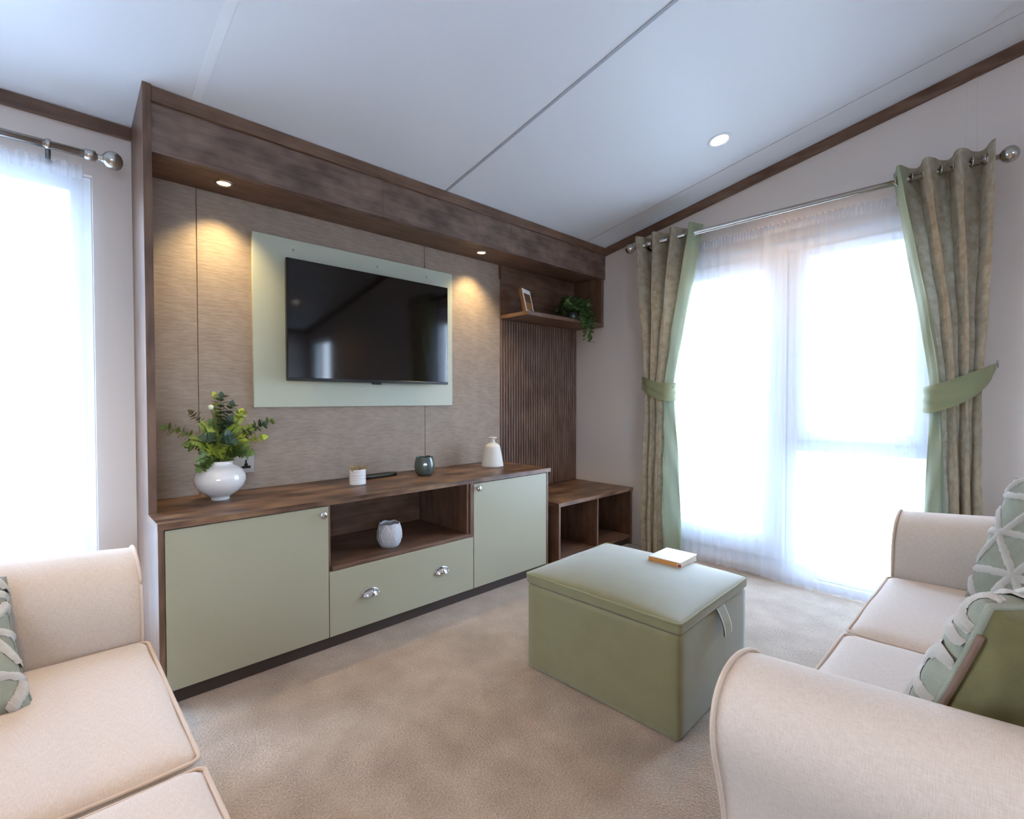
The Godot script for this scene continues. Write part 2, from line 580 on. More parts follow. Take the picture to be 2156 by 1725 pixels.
func wall_x(parent: Node, x0: float, x1: float, z0: float, z1: float, holes: Array) -> void:
	var z := z0
	for h in holes:
		box(parent, "panel", Vector3(x0, -0.1, z), Vector3(x1, 3.0, h[0]), M.wall, 0.0)
		box(parent, "panel", Vector3(x0, h[3], h[0]), Vector3(x1, 3.0, h[1]), M.wall, 0.0)
		box(parent, "panel", Vector3(x0, -0.1, h[0]), Vector3(x1, h[2], h[1]), M.wall, 0.0)
		z = h[1]
	box(parent, "panel", Vector3(x0, -0.1, z), Vector3(x1, 3.0, z1), M.wall, 0.0)

func bars_x(parent: Node, called: String, list: Array, x0: float, x1: float, m: Material) -> void:
	for b in list:
		box(parent, called, Vector3(x0, b[2], b[0]), Vector3(x1, b[3], b[1]), m, 0.004)

func make_windows() -> void:
	# garden window in the gable: tall glazed door, and a sash over a fixed pane
	var w := structure("window_1")
	var x0 := GABLE + 0.03
	var x1 := GABLE + 0.10
	bars_x(w, "frame", [[-1.86, -1.79, 0.04, 2.06], [-0.34, -0.27, 0.04, 2.06], [-1.79, -0.34, 1.985, 2.06], [-1.79, -0.34, 0.04, 0.11], [-1.01, -0.95, 0.11, 1.985]], x0, x1, M.upvc)
	bars_x(w, "door_stile", [[-1.79, -1.70, 0.11, 1.985], [-1.14, -1.01, 0.11, 1.985], [-1.70, -1.14, 1.90, 1.985], [-1.70, -1.14, 0.11, 0.25]], x0 - 0.01, x1 - 0.01, M.upvc)
	bars_x(w, "transom", [[-0.95, -0.34, 0.79, 0.86]], x0, x1, M.upvc)
	bars_x(w, "sash", [[-0.95, -0.885, 0.86, 1.985], [-0.405, -0.34, 0.86, 1.985], [-0.885, -0.405, 0.86, 0.915], [-0.885, -0.405, 1.93, 1.985]], x0 - 0.02, x1 - 0.02, M.upvc)
	for g in [[-1.70, -1.14, 0.25, 1.90], [-0.885, -0.405, 0.915, 1.93], [-0.95, -0.34, 0.11, 0.79]]:
		box(w, "pane", Vector3(x0 + 0.03, g[2], g[0]), Vector3(x0 + 0.034, g[3], g[1]), M.glass, 0.0)
	# window beside the media wall
	var v := structure("window_2")
	var z0 := BACK - 0.10
	var z1 := BACK - 0.03
	for b in [[-1.55, -1.48, 0.06, 2.0], [0.098, 0.168, 0.06, 2.0], [-1.48, 0.098, 1.93, 2.0], [-1.48, 0.098, 0.06, 0.13], [-0.76, -0.68, 0.13, 1.93]]:
		box(v, "frame", Vector3(b[0], b[2], z0), Vector3(b[1], b[3], z1), M.upvc, 0.004)
	for b in [[-1.48, -0.76], [-0.68, 0.098]]:
		box(v, "pane", Vector3(b[0], 0.13, z0 + 0.03), Vector3(b[1], 1.93, z0 + 0.034), M.glass, 0.0)
	# window further along the gable, mirrored in the television
	var u := structure("window_3")
	bars_x(u, "frame", [[2.45, 2.51, 0.9, 2.06], [3.09, 3.15, 0.9, 2.06], [2.51, 3.09, 2.0, 2.06], [2.51, 3.09, 0.9, 0.96]], x0, x1, M.upvc)
	box(u, "pane", Vector3(x0 + 0.03, 0.96, 2.51), Vector3(x0 + 0.034, 2.0, 3.09), M.glass, 0.0)
	# kitchen window behind the camera
	var k := structure("window_4")
	for b in [[-2.6, -2.54, 0.95, 2.0], [-0.66, -0.6, 0.95, 2.0], [-2.54, -0.66, 1.94, 2.0], [-2.54, -0.66, 0.95, 1.01]]:
		box(k, "frame", Vector3(b[0], b[2], FRONT + 0.03), Vector3(b[1], b[3], FRONT + 0.10), M.upvc, 0.004)
	box(k, "pane", Vector3(-2.54, 1.01, FRONT + 0.06), Vector3(-0.66, 1.94, FRONT + 0.064), M.glass, 0.0)

# ---------------------------------------------------------------- media wall
func make_media_wall() -> void:
	# boards
	var b := thing("wall_panelling", "taupe grasscloth-textured wall boards behind the television", "wall panel", Vector3(1.35, 0.66, BACK + 0.005))
	for a in [[0.3225, 0.5235], [0.5265, 1.7455], [1.7485, 2.384]]:
		box(b, "board", Vector3(a[0], 0.6625, BACK + 0.0005), Vector3(a[1], 2.054, BACK + 0.010), M.grasscloth, 0.001)
	# fluted panel
	var fl := thing("fluted_panel", "walnut fluted panel of narrow upright slats below the open shelf", "wall panel", Vector3(2.8, 0.431, BACK + 0.005))
	box(fl, "backing", Vector3(2.386, 0.4315, BACK + 0.0005), Vector3(3.248, 1.671, BACK + 0.006), M.wood_upright, 0.0)
	var pitch := 0.862 / 33.0
	for k in 33:
		box(fl, "slat", Vector3(2.387 + k * pitch, 0.4315, BACK + 0.006), Vector3(2.387 + k * pitch + pitch * 0.66, 1.671, BACK + 0.017), M.wood_upright, 0.003)
	# surround
	var s := thing("media_surround", "tall walnut end panel and deep walnut pelmet framing the media wall", "pelmet", Vector3(0.308, 0, -2.46))
	var st := begin()
	add_prism(st, PackedVector2Array([Vector2(BACK + 0.001, 0.001), Vector2(-2.305, 0.001), Vector2(-2.305, ceil_y(-2.305) - 0.001), Vector2(BACK + 0.001, ceil_y(BACK) - 0.001)]), func(p, t): return Vector3(0.2945 + t * 0.0275, p.y, p.x))
	done(st, "end_panel", M.wood_upright, s)
	box(s, "cornice", Vector3(0.322, 2.232, -2.345), Vector3(GABLE - 0.001, 2.287, -2.308), M.wood, 0.002)
	var cuts := [0.322, 1.30, 2.22, GABLE - 0.001]
	for k in 3:
		box(s, "fascia_board", Vector3(cuts[k], 2.044, -2.36), Vector3(cuts[k + 1], 2.232, -2.322), M.wood_fascia, 0.001)
	box(s, "soffit", Vector3(0.322, 2.055, BACK + 0.001), Vector3(GABLE - 0.001, 2.07, -2.36), M.wood, 0.0)
	for x in [0.604, 2.094]:
		downlight(Vector3(x, 2.055, -2.472), Vector3.DOWN, 0.033, "lamp_warm", Color(1.0, 0.90, 0.66), SPOT_E, 52.0, "small round downlight with dark rim in the pelmet, above the " + ("vase of foliage" if x < 1.0 else "cream bottle vase"), M.steel, "pelmet downlights")
	# open corner shelf
	var c := thing("corner_shelf", "open walnut wall shelf in the corner below the pelmet", "shelf", Vector3(2.8, 1.672, -2.47))
	box(c, "back_panel", Vector3(2.386, 1.672, BACK + 0.001), Vector3(3.218, 2.054, BACK + 0.012), M.wood)
	box(c, "shelf_board", Vector3(2.386, 1.672, BACK + 0.012), Vector3(3.218, 1.698, -2.335), M.wood, 0.002)
	box(c, "side_panel", Vector3(3.218, 1.672, BACK + 0.001), Vector3(3.248, 2.054, -2.335), M.wood_upright, 0.002)
	box(c, "edge_strip", Vector3(2.374, 1.95, BACK + 0.011), Vector3(2.386, 2.054, BACK + 0.03), M.wood_upright, 0.001)
	# television backboard
	var p := thing("television_backboard", "pale sage board fixed behind the television", "board", Vector3(1.347, 1.06, -2.598))
	box(p, "board", Vector3(0.751, 1.06, BACK + 0.0105), Vector3(1.944, 1.910, -2.588), M.sage_board, 0.0015)
	for x in [0.943, 1.412, 1.748]:
		var sc := begin(true)
		add_lathe_axis(sc, Vector3(x, 1.857, -2.5885), Vector3(0, 0, 1), [[0.0, 0.003], [0.004, 0.003], [0.006, 0.0015], [0.0065, -0.001]], 12)
		done(sc, "screw_cap", M.steel, p)
	# television
	var tv := thing("television", "black flat-screen television mounted on the pale sage board", "television", Vector3(1.362, 1.19, -2.53))
	box(tv, "back_shell", Vector3(0.884, 1.20, -2.545), Vector3(1.840, 1.786, -2.520), M.tv_bezel, 0.008)
	box(tv, "bezel", Vector3(0.878, 1.191, -2.521), Vector3(1.846, 1.792, -2.502), M.tv_bezel, 0.002)
	box(tv, "screen", Vector3(0.8815, 1.2065, -2.503), Vector3(1.8425, 1.789, -2.5005), M.tv_screen, 0.0005)
	box(tv, "chin", Vector3(0.879, 1.1915, -2.503), Vector3(1.845, 1.2055, -2.4995), M.tv_chin, 0.001)
	box(tv, "sensor", Vector3(1.335, 1.182, -2.517), Vector3(1.388, 1.1915, -2.503), M.tv_bezel, 0.002)
	box(tv, "wall_bracket", Vector3(1.16, 1.33, -2.588), Vector3(1.56, 1.62, -2.545), M.tv_bezel, 0.003)

func downlight(at: Vector3, dir: Vector3, r: float, glow: String, col: Color, energy: float, angle: float, label: String, rim: Material, group := "") -> void:
	var d := thing("downlight", label, "ceiling light", at, group)
	var w := dir.normalized()
	var st := begin(true)
	add_lathe_axis(st, at, w, [[r * 0.79, -0.004], [r * 0.80, 0.001], [r * 0.88, 0.004], [r, 0.0045], [r * 1.12, 0.003], [r * 1.16, -0.001]], 32)
	done(st, "rim", rim, d)
	var g := begin(true)
	add_lathe_axis(g, at, w, [[0.0, 0.0025], [r * 0.4, 0.0025], [r * 0.79, 0.0015], [r * 0.81, -0.002]], 32)
	done(g, "lamp_lens", M[glow], d)
	var l := SpotLight3D.new()
	l.name = "lamp_beam"
	l.light_color = col
	l.light_energy = energy
	l.spot_range = 12.0
	l.spot_attenuation = 2.0
	l.spot_angle = angle
	l.spot_angle_attenuation = 1.0
	l.light_size = r * 0.5
	l.shadow_enabled = true
	d.add_child(l)
	l.look_at_from_position(at + w * 0.012, at + w, Vector3.RIGHT if absf(w.y) > 0.9 else Vector3.UP)

func knob(parent: Node, at: Vector3) -> void:
	var st := begin(true)
	add_lathe_axis(st, at, Vector3(0, 0, 1), [[0.006, 0.0], [0.006, 0.008], [0.010, 0.011], [0.0155, 0.015], [0.0165, 0.019], [0.015, 0.023], [0.010, 0.0255], [0.0, 0.026]], 24)
	done(st, "knob", M.chrome, parent)

func cup_handle(parent: Node, at: Vector3) -> void:
	# half-dome cup pull, open below
	var st := begin(true)
	var rows := []
	for i in 9:
		var row := PackedVector3Array()
		var th := PI * i / 8.0
		for j in 7:
			var ph := PI / 2.0 * j / 6.0
			row.append(at - org + Vector3(cos(th) * 0.040 * cos(ph) * 1.0, sin(th) * 0.026 * cos(ph), 0.001 + sin(ph) * 0.026))
		rows.append(row)
	add_grid(st, rows)
	var lip := PackedVector3Array()
	for i in 17:
		var th := PI * i / 16.0
		lip.append(at + Vector3(cos(th) * 0.044, sin(th) * 0.030, 0.002))
	add_tube(st, lip, 0.0035, 6)
	var lip2 := PackedVector3Array()
	for i in 13:
		var ph := PI * i / 12.0
		lip2.append(at + Vector3(cos(ph) * 0.040, 0.0, 0.001 + sin(ph) * 0.026))
	add_tube(st, lip2, 0.0025, 6)
	done(st, "cup_handle", M.chrome, parent)

func make_sideboard() -> void:
	var top := 0.638
	# worktop, notched round the tall end panel
	var w := thing("worktop", "long walnut worktop over the sage cabinets", "worktop", Vector3(1.32, top, -2.35))
	var st := begin()
	add_prism(st, PackedVector2Array([Vector2(0.324, BACK + 0.0015), Vector2(2.35, BACK + 0.0015), Vector2(2.35, -2.092), Vector2(0.292, -2.092), Vector2(0.292, -2.303), Vector2(0.324, -2.303)]), func(p, t): return Vector3(p.x, top + 0.0005 + t * 0.0235, p.y))
	done(st, "slab", M.wood_rustic, w)
	# plinth
	var pl := thing("plinth", "dark brown recessed plinth along the carpet under the sage cabinets", "plinth", Vector3(1.3, 0, -2.2))
	box(pl, "board", Vector3(0.314, 0.0005, -2.132), Vector3(2.317, 0.0505, -2.114), M.plinth)
	# left cabinet
	var a := thing("cabinet", "sage cabinet with one wide door and a walnut end, under the vase of foliage", "cabinet", Vector3(0.6, 0, -2.3))
	box(a, "end_panel", Vector3(0.2935, 0.0005, -2.303), Vector3(0.3125, top, -2.1), M.wood_upright)
	box(a, "body", Vector3(0.3235, 0.051, BACK + 0.003), Vector3(0.9045, top, -2.1185), M.wood)
	var d := box(a, "door", Vector3(0.3145, 0.053, -2.118), Vector3(0.904, 0.633, -2.1), M.sage_door, 0.0012)
	knob(d, Vector3(0.876, 0.600, -2.1))
	# middle unit
	var m := thing("drawer_unit", "sage drawer unit with an open walnut niche above the wide drawer", "cabinet", Vector3(1.31, 0, -2.3))
	box(m, "side_panel", Vector3(0.9055, 0.051, BACK + 0.003), Vector3(0.921, top, -2.1185), M.wood_upright)
	box(m, "side_panel", Vector3(1.700, 0.051, BACK + 0.003), Vector3(1.7205, top, -2.1005), M.wood_upright)
	box(m, "side_panel", Vector3(1.683, 0.361, -2.58), Vector3(1.6995, top, -2.112), M.wood_upright)
	box(m, "niche_floor", Vector3(0.9215, 0.343, -2.58), Vector3(1.6995, 0.3605, -2.1), M.wood)
	box(m, "back_panel", Vector3(0.9215, 0.343, BACK + 0.003), Vector3(1.6995, top, -2.5805), M.wood)
	box(m, "drawer_box", Vector3(0.94, 0.07, -2.55), Vector3(1.69, 0.33, -2.1185), M.wood)
	var dr := box(m, "drawer", Vector3(0.9075, 0.053, -2.118), Vector3(1.7185, 0.341, -2.1), M.sage_door, 0.0012)
	cup_handle(dr, Vector3(1.098, 0.192, -2.1))
	cup_handle(dr, Vector3(1.503, 0.196, -2.1))
	# right cabinet
	var r := thing("cabinet", "sage cabinet with one narrow door, beside the low cube shelf", "cabinet", Vector3(2.03, 0, -2.3))
	box(r, "body", Vector3(1.7215, 0.051, BACK + 0.003), Vector3(2.317, top, -2.1185), M.wood)
	var d2 := box(r, "door", Vector3(1.7225, 0.053, -2.118), Vector3(2.315, 0.633, -2.1), M.sage_door, 0.0012)
	knob(d2, Vector3(1.748, 0.606, -2.1))
	box(r, "end_panel", Vector3(2.3175, 0.0005, BACK + 0.003), Vector3(2.335, top, -2.1), M.wood_upright)
	# low cube shelf
	var c := thing("cube_shelf", "low walnut shelf with two open cubes in the corner", "shelf", Vector3(2.82, 0, -2.33))
	box(c, "top", Vector3(2.388, 0.405, BACK + 0.002), Vector3(GABLE - 0.001, 0.4305, -2.058), M.wood_rustic, 0.002)
	box(c, "side_panel", Vector3(2.394, 0.0005, BACK + 0.002), Vector3(2.412, 0.405, -2.062), M.wood_upright)
	box(c, "side_panel", Vector3(3.222, 0.0005, BACK + 0.002), Vector3(3.242, 0.405, -2.062), M.wood_upright)
	box(c, "divider", Vector3(2.802, 0.071, -2.60), Vector3(2.818, 0.405, -2.062), M.wood_upright)
	box(c, "bottom", Vector3(2.412, 0.052, -2.60), Vector3(3.222, 0.071, -2.062), M.wood)
	box(c, "kick_board", Vector3(2.412, 0.0005, -2.10), Vector3(3.222, 0.052, -2.085), M.plinth)
	box(c, "back_panel", Vector3(2.412, 0.052, BACK + 0.002), Vector3(3.222, 0.405, -2.60), M.wood)

# ---------------------------------------------------------------- small things
func leaf_points(base: Vector3, dir: Vector3, up: Vector3, ln: float, wd: float, fold := 0.2) -> Array:
	var side := dir.cross(up).normalized()
	var nrm := side.cross(dir).normalized()
	var spine := []
	var lft := []
	var rgt := []
	for i in 5:
		var t := i / 4.0
		var w := wd * sin(PI * pow(t, 0.75)) * 0.5
		var c := base + dir * ln * t - nrm * ln * 0.18 * t * t
		spine.append(c)
		lft.append(c + side * w + nrm * w * fold)
		rgt.append(c - side * w + nrm * w * fold)
	return [spine, lft, rgt]

func add_leaf(st: SurfaceTool, base: Vector3, dir: Vector3, up: Vector3, ln: float, wd: float, fold := 0.2) -> void:
	var a := leaf_points(base - org, dir.normalized(), up, ln, wd, fold)
	for i in 4:
		quad(st, a[0][i], a[0][i + 1], a[1][i + 1], a[1][i])
		quad(st, a[0][i], a[2][i], a[2][i + 1], a[0][i + 1])

func stem_path(a: Vector3, b: Vector3, bend: Vector3, n := 8) -> PackedVector3Array:
	var p := PackedVector3Array()
	for i in n + 1:
		var t := float(i) / n
		p.append(a.lerp(b, t) + bend * sin(PI * t))
	return p

func make_vase() -> void:
	var at := Vector3(0.567, 0.6625, -2.434)
	var v := thing("vase", "round glossy white vase with narrow foot holding green foliage", "vase", at)
	lathe(v, "body", at, [[0.0, 0.0], [0.036, 0.0], [0.038, 0.004], [0.037, 0.012], [0.050, 0.020], [0.078, 0.040], [0.094, 0.062], [0.101, 0.085], [0.099, 0.106], [0.088, 0.128], [0.068, 0.145], [0.052, 0.152], [0.050, 0.160], [0.051, 0.168], [0.047, 0.169], [0.045, 0.16], [0.046, 0.152], [0.060, 0.142], [0.08, 0.125], [0.09, 0.09], [0.06, 0.03], [0.0, 0.02]], M.ceramic_white, 48)
	rng.seed = 5
	var mouth := at + Vector3(0, 0.150, 0)
	var b := thing("foliage_arrangement", "green fern and eucalyptus sprigs standing in the round white vase", "foliage", mouth)
	# kind, tip offset (x along the wall, y up, z into the room), size
	var sprigs := [
		["fern", Vector3(-0.115, 0.120, 0.055), 0.045, "leaf_fern"], ["fern", Vector3(-0.075, 0.185, 0.02), 0.042, "leaf_fern"], ["fern", Vector3(0.055, 0.170, 0.06), 0.050, "leaf_fern"],
		["fern", Vector3(0.095, 0.215, -0.01), 0.050, "leaf_lime"], ["fern", Vector3(0.0, 0.235, -0.03), 0.045, "leaf_fern"], ["fern", Vector3(-0.10, 0.030, 0.07), 0.040, "leaf_mid"], ["fern", Vector3(0.10, 0.09, 0.05), 0.045, "leaf_fern"],
		["eucalyptus", Vector3(0.010, 0.290, -0.01), 0.034, "leaf_eucalyptus"], ["eucalyptus", Vector3(0.165, 0.170, 0.02), 0.032, "leaf_eucalyptus"], ["eucalyptus", Vector3(-0.055, 0.130, 0.06), 0.032, "leaf_eucalyptus"],
		["eucalyptus", Vector3(-0.095, 0.225, -0.02), 0.026, "leaf_brown"], ["eucalyptus", Vector3(-0.190, 0.170, 0.00), 0.030, "leaf_mid"], ["eucalyptus", Vector3(0.02, 0.12, 0.075), 0.034, "leaf_eucalyptus"],
		["eucalyptus", Vector3(0.205, 0.185, 0.0), 0.028, "leaf_mid"], ["eucalyptus", Vector3(0.150, 0.115, 0.05), 0.034, "leaf_lime"], ["eucalyptus", Vector3(0.085, 0.225, -0.02), 0.030, "leaf_lime"],
		["eucalyptus", Vector3(-0.015, 0.30, -0.015), 0.024, "leaf_lime"], ["eucalyptus", Vector3(0.09, 0.055, 0.075), 0.034, "leaf_mid"], ["eucalyptus", Vector3(-0.085, 0.0, 0.055), 0.028, "leaf_mid"], ["fern", Vector3(0.03, 0.14, 0.07), 0.05, "leaf_fern"], ["fern", Vector3(-0.06, 0.15, 0.065), 0.048, "leaf_lime"], ["fern", Vector3(0.12, 0.16, 0.03), 0.046, "leaf_fern"], ["eucalyptus", Vector3(0.045, 0.255, 0.0), 0.032, "leaf_eucalyptus"], ["eucalyptus", Vector3(-0.115, 0.10, 0.03), 0.032, "leaf_mid"], ["fern", Vector3(0.075, 0.12, 0.08), 0.045, "leaf_lime"], ["eucalyptus", Vector3(0.03, 0.19, 0.03), 0.036, "leaf_eucalyptus"], ["fern", Vector3(-0.03, 0.20, 0.01), 0.046, "leaf_mid"]]
	for s in sprigs:
		var tip: Vector3 = mouth + s[1]
		var foot := mouth + Vector3(s[1].x * 0.12, -0.02, s[1].z * 0.12)
		var path := stem_path(foot, tip, Vector3(-s[1].x * 0.12, 0.035, -s[1].z * 0.1), 16)
		var sp := tube(b, "sprig", path, 0.0018, M.stem, 5, false, 0.5)
		var st := begin(true)
		var n := path.size()
		for i in range(3, n):
			var dir := (path[i] - path[i - 1]).normalized()
			var out := dir.cross(Vector3(0.3, 0.1, 1)).normalized()
			var t := float(i) / (n - 1)
			if s[0] == "fern":
				for half in 2:
					var q := path[i].lerp(path[i - 1], half / 2.0)
					for sd in [-1.0, 1.0]:
						var ln: float = s[2] * (1.6 - 1.1 * t) * rng.randf_range(0.85, 1.15)
						add_leaf(st, q, out * sd * 0.8 + dir * 0.7, out.cross(dir) * sd, ln, ln * 0.15, 0.1)
			else:
				for sd in [-1.0, 1.0]:
					var ln: float = s[2] * rng.randf_range(0.9, 1.35)
					var tw := out.rotated(dir, i * 1.3)
					add_leaf(st, path[i], tw * sd + dir * 0.55, dir, ln, ln * 0.85, 0.15)
		if s[0] != "fern":
			add_leaf(st, tip, (path[n - 1] - path[n - 2]), Vector3(0, 0.3, 1), s[2], s[2] * 0.8)
		done(st, "leaves", M[s[3]], sp).set_meta("kind", "stuff")
	var bt := mouth + Vector3(-0.035, 0.245, 0.01)
	var bs := tube(b, "flower_stem", stem_path(mouth, bt, Vector3(0.012, 0, 0.01)), 0.0022, M.stem, 6)
	lathe(bs, "bud", bt, [[0.0, -0.004], [0.006, -0.002], [0.010, 0.003], [0.011, 0.009], [0.009, 0.015], [0.004, 0.018], [0.0, 0.0185]], M.bud, 16)

func make_worktop_things() -> void:
	var y := 0.6625
	# socket
	var s := thing("wall_socket", "brushed steel double socket on the wall behind the white vase", "socket", Vector3(0.681, 0.787, BACK + 0.011))
	box(s, "plate", Vector3(0.608, 0.744, BACK + 0.0105), Vector3(0.754, 0.830, BACK + 0.018), M.socket_steel, 0.002)
	for x in [0.645, 0.717]:
		var st := begin()
		add_box(st, Vector3(x - 0.004, 0.785, BACK + 0.0175), Vector3(x + 0.004, 0.807, BACK + 0.0185), 0.0)
		add_box(st, Vector3(x - 0.020, 0.766, BACK + 0.0175), Vector3(x + 0.020, 0.778, BACK + 0.0185), 0.0)
		add_box(st, Vector3(x - 0.008, 0.775, BACK + 0.0175), Vector3(x + 0.008, 0.790, BACK + 0.0185), 0.0)
		done(st, "socket_face", M.black_plastic, s)
		box(s, "switch", Vector3(x - 0.026, 0.795, BACK + 0.0175), Vector3(x - 0.014, 0.812, BACK + 0.0205), M.socket_steel, 0.001)
	# small ribbed pot with dried plant
	var p := Vector3(1.177, y, -2.374)
	var a := thing("plant_pot", "small ribbed white pot with a dried beige plant", "plant pot", p)
	var prof := [[0.0, 0.0], [0.040, 0.0]]
	for k in 9:
		prof.append([0.0425, 0.004 + k * 0.0082])
		prof.append([0.0425, 0.0065 + k * 0.0082])
		prof.append([0.0390, 0.0085 + k * 0.0082])
	prof.append_array([[0.0425, 0.078], [0.039, 0.079], [0.038, 0.066], [0.0, 0.065]])
	lathe(a, "body", p, prof, M.ceramic_white, 32, 0.01)
	lathe(a, "soil", p, [[0.0, 0.0675], [0.038, 0.0665]], M.soil, 24)
	rng.seed = 9
	var dr := begin(true)
	for k in 60:
		var an := rng.randf() * TAU
		var r := rng.randf() * 0.028
		var q := p + Vector3(cos(an) * r, 0.066, sin(an) * r)
		add_leaf(dr, q, Vector3(cos(an) * 0.8, rng.randf_range(0.5, 1.4), sin(an) * 0.8), Vector3(sin(an), 0, -cos(an)), rng.randf_range(0.030, 0.050), 0.010, 0.3)
	var dd := done(dr, "dried_leaves", M.dried, a)
	dd.set_meta("kind", "stuff")
	# remote control
	var rc := thing("remote_control", "black television remote lying on the worktop behind the small white pot", "remote", Vector3(1.37, y, -2.50))
	rc.rotation.y = 0.10
	org = Vector3.ZERO
	soft(rc, "body", Vector3(0, 0.0105, 0), Vector3(0.105, 0.010, 0.024), 0.008, M.black_plastic, 8)
	for i in 9:
		for j in 3:
			soft(rc, "button", Vector3(-0.075 + i * 0.017, 0.021, -0.012 + j * 0.012), Vector3(0.004, 0.0015, 0.003), 0.001, M.tv_chin, 2)
	# dark green glazed pot with petal rim
	petal_pot("planter", "glossy dark green tealight pot with a petal-shaped rim on the worktop", Vector3(1.602, y, -2.399), 0.060, 0.108, M.ceramic_green, null)
	petal_pot("planter", "pale grey tulip-shaped pot with raised white petal lines in the niche", Vector3(1.262, 0.361, -2.205), 0.061, 0.122, M.ceramic_grey, M.ceramic_line)
	# cream bottle vase
	var bp := Vector3(2.136, y, -2.411)
	var b := thing("bottle_vase", "cream bell-shaped bottle vase with a narrow neck", "vase", bp)
	var bpf := [[0.0, 0.0], [0.070, 0.0], [0.0715, 0.004]]
	for k in 24:
		var t := k / 23.0
		bpf.append([lerpf(0.070, 0.049, pow(t, 1.15)) + (0.0007 if k % 2 else 0.0), 0.010 + t * 0.118])
	bpf.append_array([[0.044, 0.138], [0.032, 0.147], [0.021, 0.152], [0.0155, 0.158], [0.0145, 0.168], [0.016, 0.176], [0.026, 0.184], [0.0285, 0.187], [0.0275, 0.190], [0.014, 0.188], [0.011, 0.17], [0.011, 0.15], [0.0, 0.148]])
	lathe(b, "body", bp, bpf, M.ceramic_matt, 40)

func petal_pot(called: String, label: String, at: Vector3, r: float, h: float, m: Material, line: Material) -> void:
	var o := thing(called, label, "pot", at)
	var st := begin(true)
	var rows := []
	var seg := 60
	var prof := [[0.0, 0.0], [0.62, 0.0], [0.72, 0.02], [0.90, 0.18], [0.985, 0.36], [1.0, 0.50], [0.97, 0.68], [0.90, 0.84], [0.83, 0.96], [0.81, 1.0], [0.76, 0.995], [0.78, 0.95], [0.88, 0.7], [0.92, 0.5], [0.86, 0.25], [0.6, 0.10], [0.0, 0.09]]
	for p in prof:
		var row := PackedVector3Array()
		for j in seg:
			var a := TAU * j / seg
			var wave := absf(sin(a * 3.0))
			var y: float = p[1] * h
			if p[1] > 0.9:
				y -= h * 0.05 * (1.0 - wave) * (p[1] - 0.8) / 0.2
			var rr: float = p[0] * r * (1.0 - 0.035 * pow(1.0 - wave, 4.0) * clampf(p[1] * 2.0, 0.0, 1.0))
			row.append(Vector3(cos(a) * rr, y, sin(a) * rr))
		rows.append(row)
	add_grid(st, rows, true)
	done(st, "body", m, o)
	if line:
		# raised petal outlines
		for k in 6:
			var a0 := TAU * (k + 0.25) / 6.0
			for sd in [-1.0, 1.0]:
				var path := PackedVector3Array()
				for i in 9:
					var t := i / 8.0
					var hh := lerpf(0.30, 0.93, t)
					var rr := r * (0.93 + 0.08 * sin(PI * clampf(hh, 0, 1) * 0.95)) * (1.0 if hh < 0.6 else lerpf(1.0, 0.86, (hh - 0.6) / 0.35))
					var an: float = a0 + sd * 0.42 * sin(PI * (0.12 + 0.88 * t))
					path.append(at + Vector3(cos(an) * rr, hh * h, sin(an) * rr))
				tube(o, "petal_line", path, 0.0014, line, 5)

